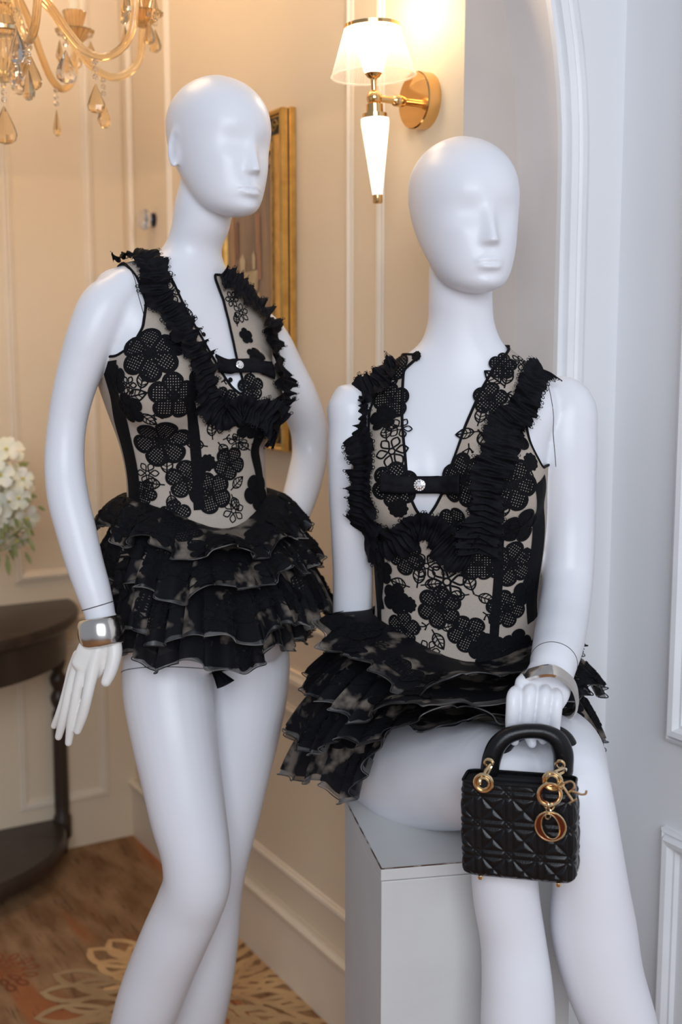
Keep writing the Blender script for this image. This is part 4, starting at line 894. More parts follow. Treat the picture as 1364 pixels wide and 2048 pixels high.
# ---------------------------------------------------------------- wall lamp
def rotm(axis, deg): return np.array(Matrix.Rotation(math.radians(deg), 3, Vector(axis)))
sw = onwall(851, 203, CORN, N1); plate_f = sw + N1*0.024
S0 = plate_f + N1*0.075; k_ = float(np.dot(S0-CAMP, FWD))/FPX
S0[2] = at(746, 196, S0[1])[2]
lamp = thing('wall_lamp', 'lit gold wall sconce with pleated sheer shade and fluted white glass cone', 'lamp', sw)
ML = rotm((0, 1, 0), -2.2) @ np.diag([0.93, 0.93, 0.905])
M_lit = mat('lit_white_glass', (0.95, 0.93, 0.88), 0.3, emit=(1.0, 0.84, 0.62), estr=8.0)
M_lit2 = mat('lit_fluted_glass', (0.95, 0.94, 0.9), 0.25, emit=(1.0, 0.86, 0.64), estr=1.15)
M_shade = bpy.data.materials.new('sheer_pleated_organza'); M_shade.use_nodes = True
def _sh():
    nt = M_shade.node_tree; N = nt.nodes.new; L = nt.links.new; out = nt.nodes['Material Output']; nt.nodes.remove(nt.nodes['Principled BSDF'])
    d = N('ShaderNodeBsdfDiffuse'); t = N('ShaderNodeBsdfTranslucent'); tr = N('ShaderNodeBsdfTransparent'); m1 = N('ShaderNodeMixShader'); m2 = N('ShaderNodeMixShader')
    tc = N('ShaderNodeTexCoord'); n1 = N('ShaderNodeTexNoise'); n1.inputs['Scale'].default_value = 120; L(tc.outputs['Object'], n1.inputs[0])
    rp = N('ShaderNodeValToRGB'); e = rp.color_ramp.elements; e[0].color = (0.92, 0.88, 0.82, 1); e[1].color = (0.98, 0.95, 0.90, 1); L(n1.outputs[0], rp.inputs[0])
    L(rp.outputs[0], d.inputs[0]); L(rp.outputs[0], t.inputs[0]); m1.inputs[0].default_value = 0.6; L(d.outputs[0], m1.inputs[1]); L(t.outputs[0], m1.inputs[2])
    m2.inputs[0].default_value = 0.42; L(tr.outputs[0], m2.inputs[1]); L(m1.outputs[0], m2.inputs[2]); L(m2.outputs[0], out.inputs['Surface'])
_sh()
MW = np.stack([unit(np.cross(Z, N1)), Z, N1], 1)
MB().lathe([(0.0001, 0.0), (0.0455, 0.0), (0.0455, 0.022), (0.0435, 0.024), (0.0001, 0.024)], MW, sw*1.0 + 0*Z, 48).build('backplate', M_brass, lamp)
P_ = lambda h: S0 + ML @ np.array([0, 0, h])
ar0 = np.array([plate_f[0], plate_f[1], S0[2]]); MB().tube([ar0, S0], 0.0058, 16).build('arm', M_brass, lamp)
MB().lathe([(0.0058, -0.012), (0.009, -0.008), (0.0095, 0), (0.009, 0.008), (0.0058, 0.012)], np.stack([unit(np.cross(Z, N1)), Z, N1], 1), ar0*0.62 + S0*0.38, 20).build('arm_knuckle', M_brass, lamp)
MB().ball(S0, 0.0125, 20).build('ball_joint', M_brass, lamp)
px_ = 0.000885
MB().lathe([(0.005, 0.006), (0.005, 0.030), (0.006, 0.033), (0.011, 0.036), (0.015, 0.042), (0.014, 0.0425), (0.0001, 0.0425)], ML, S0, 28).build('stem_cup', M_brass, lamp)
MB().lathe([(0.0145, 0.042), (0.020, 0.060), (0.028, 0.082), (0.035, 0.102), (0.0365, 0.114), (0.0345, 0.114), (0.033, 0.102), (0.026, 0.082), (0.018, 0.061), (0.0001, 0.046)], ML, S0, 40).build('glass_diffuser', M_lit, lamp)
MB().lathe([(0.0722, 0.0385), (0.0468, 0.1185)], ML, S0, 360, ribs=90, amp=0.006).build('shade', M_shade, lamp)
MB().tube([S0 + ML @ np.array([0.0724*math.cos(a), 0.0724*math.sin(a), 0.038]) for a in np.linspace(0, 2*np.pi, 60, endpoint=False)], 0.0016, 8, True).build('shade_hem', M_shade, lamp)
MB().lathe([(0.0468, 0.117), (0.0480, 0.117), (0.0480, 0.123), (0.0466, 0.123), (0.0468, 0.117)], ML, S0, 60).build('shade_rim', M_brass, lamp)
sp = MB()
for k in range(3):
    a = 2*math.pi*k/3+0.5; sp.tube([P_(0.119), S0 + ML @ np.array([0.047*math.cos(a), 0.047*math.sin(a), 0.120])], 0.0012, 6)
sp.build('shade_spider', M_brass, lamp)
MB().lathe([(0.008, -0.010), (0.0145, -0.011), (0.0145, -0.026), (0.021, -0.027), (0.021, -0.036), (0.0001, -0.036)], ML, S0, 36).build('collar', M_brass, lamp)
MB().lathe([(0.0001, -0.034), (0.0235, -0.035), (0.0240, -0.042), (0.0235, -0.048), (0.0085, -0.168), (0.0001, -0.168)], ML, S0, 120, ribs=20, amp=0.03).build('fluted_glass_cone', M_lit2, lamp)
MB().lathe([(0.0001, -0.166), (0.0088, -0.167), (0.0088, -0.179), (0.0075, -0.182), (0.0001, -0.183)], ML, S0, 24).build('finial', M_brass, lamp)
point('sconce_bulb', P_(0.135), 1.7, (1.0, 0.77, 0.50), 0.03)

# ---------------------------------------------------------------- painting
pu1, pz1 = uz(592, 214, *W1); pu0 = uz(436, 520, *W1)[0]; pz0 = uz(598, 905, *W1)[1]
pg = thing('painting', 'oil painting in a wide gold frame with carved dark corners on the lamp wall', 'painting', CORN - E1*(pu0+pu1)/2 + Z*pz0)
def frame_loop(prof, name, m, par):
    v = []; f = []
    for (s, q) in prof:
        for (u, z) in ((pu0+s, pz0+s), (pu1-s, pz0+s), (pu1-s, pz1-s), (pu0+s, pz1-s)): v.append(CORN - E1*u + Z*z + N1*q)
    for i in range(len(prof)-1):
        for k in range(4): f.append((i*4+k, i*4+(k+1) % 4, (i+1)*4+(k+1) % 4, (i+1)*4+k))
    return MB().add(v, f).build(name, m, par, smooth=False)
M_gilt = mat('gilded_wood', (0.72, 0.44, 0.13), 0.32, 0.85, col2=(0.55, 0.32, 0.09), nscale=40, bump=0.15, bscale=200)
M_giltd = mat('antique_gilt', (0.35, 0.21, 0.07), 0.45, 0.7, col2=(0.18, 0.11, 0.04), nscale=90, bump=0.5, bscale=300)
M_carved = mat('carved_dark_panel', (0.035, 0.030, 0.022), 0.6)
frame_loop([(0, 0.001), (0, 0.012), (0.003, 0.0135)], 'outer_frame', M_gilt, pg)
frame_loop([(0.003, 0.0135), (0.0035, 0.0175)], 'frame_groove', M_carved, pg)
frame_loop([(0.0035, 0.0175), (0.002, 0.020), (0.002, 0.031), (0.006, 0.034), (0.011, 0.032), (0.014, 0.027)], 'frame_lip', M_gilt, pg)
frame_loop([(0.014, 0.027), (0.050, 0.025)], 'frame_face', M_gilt, pg)
frame_loop([(0.050, 0.025), (0.053, 0.028), (0.058, 0.023)], 'beaded_edge', M_giltd, pg)
frame_loop([(0.058, 0.023), (0.074, 0.019), (0.076, 0.010)], 'slip', M_gilt, pg)
fl = lambda u, z, q: CORN - E1*u + Z*z + N1*q
M_canvas = mat('painted_canvas', (0.30, 0.20, 0.13), 0.5, col2=(0.135, 0.10, 0.075), nscale=9, nstretch=(1.6, 1.6, 0.35), bump=0.3, bscale=160)
cv = MB().add([fl(pu0+.072, pz0+.072, .011), fl(pu1-.072, pz0+.072, .011), fl(pu1-.072, pz1-.072, .011), fl(pu0+.072, pz1-.072, .011)], [(0, 1, 2, 3)]).build('canvas', M_canvas, pg, smooth=False)
def paint(name, pts, col, q): # flat painted patches
    m = mat('paint_' + name, col, 0.5, col2=tuple(c*0.7 for c in col), nscale=30, nstretch=(2, 2, 0.6))
    P = [onwall(x, y, CORN, N1) for x, y in pts]; return MB().add([p + N1*(q) for p in P], [tuple(range(len(P)))]).build(name, m, cv, smooth=False)
paint('painted_column', [(551, 320), (560, 316), (562, 640), (553, 650)], (0.36, 0.23, 0.13), 0.0122)
paint('painted_arch', [(536, 322), (548, 312), (562, 314), (560, 332), (549, 330), (540, 344)], (0.48, 0.33, 0.18), 0.0127)
paint('painted_beam', [(538, 285), (562, 268), (562, 276), (538, 294)], (0.10, 0.065, 0.04), 0.0124)
paint('painted_figure', [(491, 520), (496, 508), (501, 522), (500, 560), (493, 566)], (0.62, 0.48, 0.30), 0.0127)
paint('painted_figure', [(515, 512), (518, 502), (521, 514), (521, 538), (516, 540)], (0.60, 0.46, 0.28), 0.0127)
paint('painted_ledge', [(462, 542), (490, 548), (526, 540), (527, 575), (518, 596), (508, 592), (500, 560), (470, 566)], (0.50, 0.39, 0.24), 0.0125)
paint('painted_drapery', [(470, 430), (478, 430), (482, 545), (473, 545)], (0.40, 0.22, 0.12), 0.0123)
paint('painted_drapery', [(482, 445), (487, 445), (488, 520), (483, 520)], (0.22, 0.11, 0.07), 0.0123)
paint('painted_drapery', [(520, 430), (530, 425), (534, 560), (526, 560)], (0.35, 0.18, 0.11), 0.0123)
paint('painted_robe', [(505, 598), (530, 585), (545, 660), (520, 650)], (0.48, 0.34, 0.20), 0.0124)
for (uu, zz_, su, sz_) in ((pu1-.036, pz1-.036, 1, 1), (pu0+.036, pz1-.036, -1, 1), (pu1-.036, pz0+.036, 1, -1), (pu0+.036, pz0+.036, -1, -1)):
    a = 0.100
    cp = MB().add([fl(uu+su*.020, zz_+sz_*.020, .0275), fl(uu-su*a, zz_+sz_*.020, .0275), fl(uu-su*a, zz_-sz_*.013, .0268), fl(uu+su*.020, zz_-sz_*.013, .0268)], [(0, 1, 2, 3)]).build('corner_panel', M_carved, pg, smooth=False)
    sc = MB()
    for j, (cu, cz, R_) in enumerate(((0.0, -.008, .014), (-.03, .0, .014), (-.058, -.010, .015), (-.082, -.002, .010))):
        q = np.linspace(0, 9, 26); rr = R_*(1-q/11); sc.tube([fl(uu+su*(cu+r_*math.cos(t+j)), zz_+sz_*(cz+.010+r_*math.sin(t+j)), .0295) for t, r_ in zip(q, rr)], 0.0022, 6)
    sc.build('scroll_carving', M_giltd, cp)
# ---------------------------------------------------------------- crystal knob on the wall
kp = onwall(308, 440, CORN, N1); kn = thing('door_knob', 'faceted crystal knob with dark base on the cream panelled wall, left of the standing mannequin', 'knob', kp)
M_crys = mat('clear_crystal', (0.95, 0.95, 0.97), 0.03, trans=0.9, ior=1.5, spec=0.8)
M_knobd = mat('dark_chrome', (0.05, 0.06, 0.10), 0.15, 0.9)
MB().lathe([(0.0001, 0), (0.018, 0), (0.018, 0.004), (0.010, 0.007), (0.009, 0.010), (0.012, 0.012), (0.0001, 0.013)], MW, kp, 24).build('knob_base', M_knobd, kn)
MB().lathe([(0.010, 0.010), (0.022, 0.015), (0.0275, 0.026), (0.022, 0.038), (0.012, 0.043), (0.0001, 0.044)], MW, kp, 10).build('crystal', M_crys, kn, smooth=False)

# ---------------------------------------------------------------- chandelier
YC = 2.15; c0 = at(4, 100, YC); zlow = at(223, 111, 2.08)[2]
ch = thing('chandelier', 'amber glass chandelier with curved arms, ribbed cups and hanging crystal drops', 'chandelier', [c0[0], c0[1], CEIL])
M_amber = mat('amber_glass', (1.0, 0.80, 0.50), 0.06, trans=0.82, ior=1.45, spec=0.7, col2=(1.0, 0.72, 0.38), nscale=10)
M_drop = mat('amber_crystal', (1.0, 0.78, 0.48), 0.02, trans=0.92, ior=1.52, spec=0.8)
M_clear = mat('pale_crystal', (1.0, 0.93, 0.84), 0.02, trans=0.94, ior=1.52, spec=0.8)
M_bulb = mat('warm_bulb', (1, 0.9, 0.7), 0.3, emit=(1.0, 0.68, 0.34), estr=14)
M_candle = mat('ivory_candle_sleeve', (0.85, 0.75, 0.55), 0.4)
C0 = np.array([c0[0], c0[1], 0.0])
MB().lathe([(0.0001, -0.052), (0.010, -0.050), (0.026, -0.042), (0.040, -0.020), (0.044, 0.004), (0.040, 0.022), (0.046, 0.028), (0.044, 0.034), (0.030, 0.036), (0.020, 0.060), (0.030, 0.075), (0.020, 0.090), (0.014, 0.130), (0.022, 0.150), (0.012, 0.180), (0.012, 0.30)], np.eye(3), C0 + Z*(c0[2]-0.003), 96, ribs=24, amp=0.03).build('ribbed_bowl', M_amber, ch)
MB().lathe([(0.046, 0.024), (0.049, 0.026), (0.049, 0.032), (0.046, 0.034)], np.eye(3), C0 + Z*c0[2], 48).build('bowl_collar', M_gold, ch)
MB().tube([C0 + Z*(c0[2]+0.28), C0 + Z*CEIL], 0.006, 10).build('hanging_rod', M_gold, ch)
MB().lathe([(0.0001, 0), (0.05, 0), (0.055, -0.012), (0.02, -0.03), (0.0001, -0.032)], np.eye(3), C0 + Z*CEIL, 32).build('ceiling_rose', M_gold, ch)
armp = [(0.018, 0.118), (0.050, 0.128), (0.080, 0.108), (0.105, 0.078), (0.130, 0.044), (0.160, 0.013), (0.195, 0.0), (0.226, 0.012), (0.245, 0.036), (0.252, 0.070), (0.254, 0.095)]
def drop_mesh(mb, top, L_, w, turn, fl_=0.5):
    prof = [(0.0001, 0.0), (0.06, -0.06), (0.20, -0.25), (0.38, -0.50), (0.5, -0.72), (0.44, -0.88), (0.25, -0.97), (0.0001, -1.0)]
    M = np.array(Matrix.Rotation(turn, 3, 'Z')) @ np.diag([1, fl_, 1]); mb.lathe([(r*w, z*L_) for r, z in prof], M, top, 8)
def pendant(par, top, L_, w, turn, m, beads=1):
    mb = MB(); z = 0
    for b in range(beads): mb.ball(np.asarray(top) - Z*(0.006+0.012*b), 0.0052, 8)
    mb.build('crystal_bead', M_clear, par, smooth=False)
    mb = MB(); drop_mesh(mb, np.asarray(top) - Z*(0.004+0.012*beads), L_, w, turn); mb.build('crystal_drop', m, par, smooth=False)
cr = random.Random(5)
for k in range(8):
    al = math.radians(-17 + 45*k); d = np.array([math.cos(al), math.sin(al), 0])
    A_ = spline(np.array([[*(C0 + d*r + Z*(zlow+z))] for r, z in armp]), 46)
    am = MB().tube(A_, 0.0068, 12).build('curved_arm', M_amber, ch)
    e = A_[-1]
    MB().lathe([(0.004, -0.004), (0.012, 0.0), (0.024, 0.012), (0.034, 0.020), (0.036, 0.024), (0.030, 0.022), (0.016, 0.010), (0.0001, 0.006)], np.eye(3), e, 64, ribs=16, amp=0.06).build('drip_pan', M_amber, am)
    MB().lathe([(0.006, 0.006), (0.010, 0.016), (0.019, 0.046), (0.022, 0.058), (0.019, 0.056), (0.012, 0.030), (0.0001, 0.024)], np.eye(3), e, 64, ribs=16, amp=0.06).build('ribbed_cup', M_amber, am)
    MB().lathe([(0.0001, 0.03), (0.010, 0.03), (0.010, 0.11), (0.0001, 0.11)], np.eye(3), e, 16).build('candle_sleeve', M_candle, am)
    MB().lathe([(0.006, 0.11), (0.014, 0.130), (0.015, 0.142), (0.008, 0.165), (0.0001, 0.185)], np.eye(3), e, 16).build('bulb', M_bulb, am)
    for j in range(3):
        b = al + math.radians(120*j + 30); pendant(am, e + np.array([math.cos(b), math.sin(b), 0])*0.033 + Z*0.018, 0.042, 0.026, cr.random()*3, M_drop, 1)
    pendant(am, A_[27] - Z*0.004, 0.050, 0.030, al + math.radians(20), M_drop, 3)
    if k % 2 == 1: pendant(am, A_[15] - Z*0.004, 0.058, 0.044, al + 0.3, M_clear, 2)
pendant(ch, C0 + Z*(c0[2]-0.052), 0.066, 0.042, 0.3, M_drop, 3)
for k in range(6):
    a = 2*math.pi*k/6+0.2; pendant(ch, C0 + np.array([math.cos(a), math.sin(a), 0])*0.046 + Z*(c0[2]+0.024), 0.062, 0.040, a, M_clear if k % 2 else M_drop, 2)

# ---------------------------------------------------------------- console table
tu = uz(143, 1205, *W2)[0]; tz = uz(140, 1196, *W2)[1]; RT = 0.46; tc_ = CORN - E2*(tu+RT) + N2*0.004
tb = thing('console_table', 'dark brown half round console table with turned legs and low shelf by the wall', 'table', tc_*[1, 1, 0])
M_dark = mat('dark_walnut', (0.050, 0.032, 0.022), 0.35, col2=(0.035, 0.022, 0.015), nscale=5, nstretch=(1, 6, 1), bump=0.1)
def halfdisc(R_, z0, z1, name, par, sc=0.88, prof=None):
    n = 48; v = []; prof = prof or [(0, 0), (0.006, 0.0), (0.0, 1.0)]
    prof = prof
    rings = []
    for (ins, h) in prof:
        ring = []
        for k in range(n+1):
            a = math.pi*k/n; ring.append(tc_*[1, 1, 0] + E2*(R_-ins)*math.cos(a) + N2*(R_-ins)*sc*math.sin(a) + Z*(z0+(z1-z0)*h))
        rings.append(ring)
    v = [p for r_ in rings for p in r_]; N_ = n+1
    f = [(i*N_+k, i*N_+k+1, (i+1)*N_+k+1, (i+1)*N_+k) for i in range(len(rings)-1) for k in range(n)] + [(i*N_+n, i*N_, (i+1)*N_, (i+1)*N_+n) for i in range(len(rings)-1)] + [tuple(range(N_))[::-1], tuple((len(rings)-1)*N_+k for k in range(N_))]
    return MB().add(v, f).build(name, M_dark, par)
halfdisc(RT, tz-0.034, tz, 'tabletop', tb, prof=[(0.012, 0), (0.003, .2), (0, .45), (0, .65), (0.004, .9), (0.012, 1)])
halfdisc(RT-0.035, tz-0.125, tz-0.034, 'apron', tb, prof=[(0, 0), (0, 1)])
zs = atz(125, 1640, 0)[2]; lg = atz(127, 1706, 0.0); zs = at(125, 1640, lg[1])[2]
halfdisc(RT-0.05, zs-0.045, zs, 'low_shelf', tb, prof=[(0.004, 0), (0, .2), (0, .8), (0.006, 1)])
def tleg(p):
    h = tz-0.12
    prof = [(0.0001, 0), (0.011, 0.0), (0.018, 0.09*h/0.6), (0.020, zs-0.05), (0.024, zs-0.045), (0.024, zs+0.01), (0.019, zs+0.02), (0.020, zs+0.05), (0.0185, h*0.62), (0.018, h*0.68), (0.012, h*0.70), (0.021, h*0.735), (0.022, h*0.76), (0.013, h*0.79), (0.021, h*0.825), (0.022, h*0.85), (0.013, h*0.875), (0.021, h*0.91), (0.022, h*0.93), (0.013, h*0.955), (0.022, h*0.975), (0.022, h+0.002), (0.0001, h+0.002)]
    MB().lathe(prof, np.eye(3), p*[1, 1, 0], 20).build('leg', M_dark, tb)
tleg(lg)
rel = lg - tc_; tleg(tc_ - E2*float(np.dot(rel, E2)) + N2*float(np.dot(rel, N2))); tleg(tc_ + N2*(RT-0.08)*0.88 + E2*0.0)
# ---------------------------------------------------------------- flowers on the console table
fv = thing('flower_arrangement', 'white blossoms and green sprigs on the dark console table at the left edge', 'flowers', tc_*[1, 1, 0] + E2*0.02 + N2*0.20 + Z*tz)
fb = tc_*[1, 1, 0] + E2*0.02 + N2*0.20 + Z*tz
M_vase = mat('white_ceramic', (0.8, 0.78, 0.74), 0.25); M_petal = mat('white_petals', (0.86, 0.85, 0.76), 0.6, col2=(0.80, 0.80, 0.62), nscale=30); M_green = mat('sprig_green', (0.22, 0.25, 0.08), 0.55, col2=(0.36, 0.37, 0.16), nscale=20); M_yel = mat('flower_centre', (0.65, 0.55, 0.15), 0.6)
MB().lathe([(0.0001, 0), (0.05, 0), (0.075, 0.05), (0.07, 0.11), (0.045, 0.15), (0.055, 0.17), (0.05, 0.17), (0.04, 0.15), (0.0001, 0.10)], np.eye(3), fb, 32).build('vase', M_vase, fv)
fr_ = random.Random(11)
def blossom(c, R_, n):
    u = unit(np.cross(n, [0.2, 0.3, 0.9])); w = np.cross(n, u); mb = MB()
    for k in range(5):
        a = 2*math.pi*k/5; d = u*math.cos(a)+w*math.sin(a); s = np.cross(n, d); v = []
        for i, (t, ww, h) in enumerate(((0.1, 0.08, 0), (0.45, 0.36, 0.12), (0.8, 0.40, 0.16), (1.0, 0.18, 0.05))):
            for b in (-1, 0, 1): v.append(c + d*t*R_ + s*b*ww*R_ + n*(h+0.10*abs(b))*R_)
        mb.add(v, [(i*3+j, i*3+j+1, i*3+j+4, i*3+j+3) for i in range(3) for j in range(2)])
    o = mb.build('blossom', M_petal, fv); MB().ball(c + n*R_*0.1, R_*0.16, 8).build('flower_centre', M_yel, o)
BC = at(20, 996, float(fb[1]) - 0.05)
for k in range(58):
    d = unit([fr_.gauss(0, 1), fr_.gauss(-0.5, 1), fr_.gauss(0.2, 1)]); c = BC + d*np.array([0.125, 0.10, 0.13])*(0.55+0.45*fr_.random()) - np.array([0.055, 0, -0.010])
    blossom(c, 0.026+0.012*fr_.random(), unit(d + np.array([0, -0.6, 0])))
stm = MB()
for k in range(46):
    d = unit([fr_.gauss(0.5, 0.8), fr_.gauss(-0.3, 0.8), fr_.gauss(-0.55, 0.8)]); c = BC + d*np.array([0.13, 0.10, 0.13])*(0.5+0.6*fr_.random()) - np.array([0.04, 0, 0.01]); L_ = 0.022+0.02*fr_.random(); t = unit(d + np.array([0.2, 0, -0.5])); s = unit(np.cross(t, [0.3, 0.8, 0.1])); n = np.cross(s, t)
    v = []
    for q, w_ in ((0, 0.03), (0.35, 0.26), (0.7, 0.22), (1.0, 0.02)):
        for b in (-1, 0, 1): v.append(c + t*q*L_ + s*b*w_*L_*0.8 + n*(0.05*abs(b)-0.1*q*q)*L_)
    link_mesh('leaf', v, [(i*3+j, i*3+j+1, i*3+j+4, i*3+j+3) for i in range(3) for j in range(2)], M_green, fv)
    if k % 3 == 0: MB().tube(spline(np.array([fb + Z*0.15, fb*0.4 + BC*0.6 - Z*0.02, c]), 10), 0.0016, 6).build('stem', M_green, fv)

# ---------------------------------------------------------------- floor and carpet pattern
def carpet():
    m = bpy.data.materials.new('carpet_streaks'); m.use_nodes = True; nt = m.node_tree; N = nt.nodes.new; L = nt.links.new; b = nt.nodes['Principled BSDF']
    tc = N('ShaderNodeTexCoord'); mp = N('ShaderNodeMapping'); mp.inputs['Rotation'].default_value = (0, 0, -AE); L(tc.outputs['Object'], mp.inputs[0])
    def noise(scale, st, det=4):
        q = N('ShaderNodeMapping'); q.inputs['Scale'].default_value = st; L(mp.outputs[0], q.inputs[0]); n = N('ShaderNodeTexNoise'); n.inputs['Scale'].default_value = scale; n.inputs['Detail'].default_value = det; L(q.outputs[0], n.inputs[0]); return n.outputs[0]
    def ramp(src, p0, c0_, p1, c1_):
        r = N('ShaderNodeValToRGB'); e = r.color_ramp.elements; e[0].position = p0; e[0].color = (*c0_, 1); e[1].position = p1; e[1].color = (*c1_, 1); L(src, r.inputs[0]); return r.outputs[0]
    def mix(f, a, c):
        x = N('ShaderNodeMix'); x.data_type = 'RGBA'; L(f, x.inputs[0]); L(a, x.inputs[6]); L(c, x.inputs[7]); return x.outputs[2]
    base = ramp(noise(9, (2.2, 0.7, 1)), 0.38, (0.25, 0.132, 0.062), 0.64, (0.41, 0.24, 0.125))
    rust = ramp(noise(5, (1, 1, 1)), 0.3, (0.36, 0.125, 0.05), 0.7, (0.46, 0.19, 0.08))
    c1 = mix(ramp(noise(2.4, (3.0, 0.5, 1), 2), 0.52, (0, 0, 0), 0.60, (1, 1, 1)), base, rust)
    dark = ramp(noise(30, (1, 1, 1)), 0, (0.10, 0.062, 0.036), 1, (0.12, 0.075, 0.045))
    c2 = mix(ramp(noise(26, (5.0, 0.35, 1), 3), 0.60, (0, 0, 0), 0.68, (0.75, 0.75, 0.75)), c1, dark)
    L(c2, b.inputs['Base Color']); b.inputs['Roughness'].default_value = 0.95; b.inputs['Specular IOR Level'].default_value = 0.1
    n2 = N('ShaderNodeTexNoise'); n2.inputs['Scale'].default_value = 500; L(tc.outputs['Object'], n2.inputs[0]); bp = N('ShaderNodeBump'); bp.inputs['Strength'].default_value = 0.5; bp.inputs['Distance'].default_value = 0.003; L(n2.outputs[0], bp.inputs['Height']); L(bp.outputs[0], b.inputs['Normal'])
    return m
floor = structure(MB().add([(-3.2, -2.6, 0), (3.0, -2.6, 0), (3.0, 5.0, 0), (-3.2, 5.0, 0), (-3.2, -2.6, -.05), (3.0, -2.6, -.05), (3.0, 5.0, -.05), (-3.2, 5.0, -.05)], [(0, 1, 2, 3), (7, 6, 5, 4), (0, 4, 5, 1), (1, 5, 6, 2), (2, 6, 7, 3), (3, 7, 4, 0)]).build('floor', carpet(), smooth=False))
M_cb = mat('carpet_beige', (0.56, 0.38, 0.20), 0.95, col2=(0.46, 0.29, 0.15), nscale=12, spec=0.1); M_cr = mat('carpet_rust', (0.30, 0.10, 0.045), 0.95, col2=(0.24, 0.08, 0.035), nscale=12, spec=0.1)
def chrys(c, R_, rings, m):
    M = M2D(); rr = random.Random(3)
    for k in range(rings):
        r0 = R_*(0.10 + 0.90*k/rings)*0.92; n = 6 + 4*k; l = R_*(0.28 + 0.045*k)
        for j in range(n):
            a = 2*math.pi*(j+0.5*(k % 2))/n + rr.gauss(0, 0.03); t = np.linspace(0, 1, 9); w = 0.23*l*np.sin(np.pi*t**1.25)**0.8
            p = np.concatenate([np.stack([r0 + (t-0.25)*l, w], 1), np.stack([r0 + (t-0.25)*l, -w], 1)[::-1][1:-1]]); cc, ss = math.cos(a), math.sin(a)
            M.add(*ribbon2(p @ np.array([[cc, ss], [-ss, cc]]), R_*0.055, True), h=(40*k+j)/100)
    v, f, h = M.get(); V = np.stack([c[0] + v[:, 0], c[1] + v[:, 1], 0.0006 + 0.0004*h], 1); return link_mesh('carpet_flower', V, f, m, floor)
chrys(atz(392, 1990, 0), 0.30, 5, M_cb); chrys(atz(-6, 1948, 0), 0.10, 3, M_cr); chrys(atz(640, 2150, 0), 0.09, 3, M_cr)

# ---------------------------------------------------------------- bangles
wc_ = at(203, 1262, 1.694); wa = unit(at(195, 1222, 1.70) - at(207, 1298, 1.69)); u_ = unit(np.cross(wa, [0, 1, 0])); Mb = np.stack([u_, np.cross(wa, u_), wa], 1)
bg = thing('bangle', 'wide domed silver bangle on the standing mannequin\'s wrist', 'bracelet', wc_)
MB().lathe([(0.0262 + 0.0078*math.cos(t)**0.8, 0.0205*math.sin(t)) for t in np.linspace(-1.57, 1.57, 17)] + [(0.0248 + 0.0072*math.cos(t)**0.8, 0.0200*math.sin(t)) for t in np.linspace(1.57, -1.57, 17)] + [(0.0262, -0.0205)], Mb, wc_ - wa*0.001, 64).build('cuff', M_silver, bg)
bp_ = np.array([at(1037, 1368, 1.535), at(1062, 1348, 1.495), at(1100, 1341, 1.478), at(1137, 1360, 1.50), at(1152, 1395, 1.53), at(1143, 1424, 1.565), at(1105, 1428, 1.60), at(1055, 1410, 1.585)])
b2_ = thing('bangle', 'thin squarish silver bangle on the seated mannequin\'s wrist above the handbag', 'bracelet', bp_.mean(0))
rc = spline(bp_, 80, True); nb = unit(np.cross(rc[0]-rc[27], rc[0]-rc[54])); nb = nb if nb[2] > 0 else -nb; ctr = rc.mean(0)
def band(path, hw, th, nrm, ctr):
    v = []; n = len(path)
    for i in range(n):
        o = unit(path[i]-ctr); T = unit(path[(i+1) % n]-path[i-1]); w = unit(nrm - T*np.dot(nrm, T)); o = unit(np.cross(T, w)); o = o if np.dot(o, path[i]-ctr) > 0 else -o
        for (a, b) in ((-1, 0), (-0.7, .8), (0, 1), (.7, .8), (1, 0), (0.7, -.3), (-0.7, -.3)): v.append(path[i] + w*a*hw + o*b*th)
    return np.array(v), [(i*7+k, i*7+(k+1) % 7, ((i+1) % n)*7+(k+1) % 7, ((i+1) % n)*7+k) for i in range(n) for k in range(7)]
MB().add(*band(rc, 0.0088, 0.0038, nb, ctr)).build('band', M_silver, b2_)

# ---------------------------------------------------------------- handbag
M_leath = mat('black_leather', (0.006, 0.006, 0.007), 0.25, col2=(0.009, 0.009, 0.010), nscale=60, bump=0.12, bscale=700, spec=0.32)
M_lined = mat('black_lining', (0.006, 0.006, 0.007), 0.9)
bl, bf_ = fr(-17); ro = math.radians(2.0); bu = Z*math.cos(ro) - bl*math.sin(-ro)*-1*0 ; 
bl = unit(np.array([bl[0], bl[1], 0])*math.cos(ro) + Z*math.sin(ro)); bu = unit(np.cross(bf_, bl)); bu = bu if bu[2] > 0 else -bu
Mg = np.stack([bl, bf_, bu], 1); BW, BD, BH = 0.137, 0.062, 0.119
bc = at(1042, 1742, 1.425) + bu*0.0; 
bag = thing('handbag', 'small black quilted leather handbag with gold rings and charms in the seated mannequin\'s hand', 'handbag', bc)
G_ = lambda x, y, z: bc + Mg @ np.array([x, y, z])
def quilt(s, h):
    p = 0.0375; q = 0.0088
    def dl(x, per): x = np.mod(x, per); return np.minimum(x, per-x)
    d = np.minimum(dl(s, p), dl(s-q, p)); d = np.minimum(d, np.minimum(dl(h, p), dl(h-q, p)))
    e = np.minimum(dl((s-q/2+h-q/2), p), dl((s-q/2-h+q/2), p))/1.414
    d = np.minimum(d, e); return 0.0024*(1-np.exp(-(d/0.0026)**1.1))
n, mrow = 420, 110; a = np.linspace(0, 2*np.pi, n, endpoint=False); e_ = 2/7.0
sx = np.sign(np.cos(a))*np.abs(np.cos(a))**e_; sy = np.sign(np.sin(a))*np.abs(np.sin(a))**e_
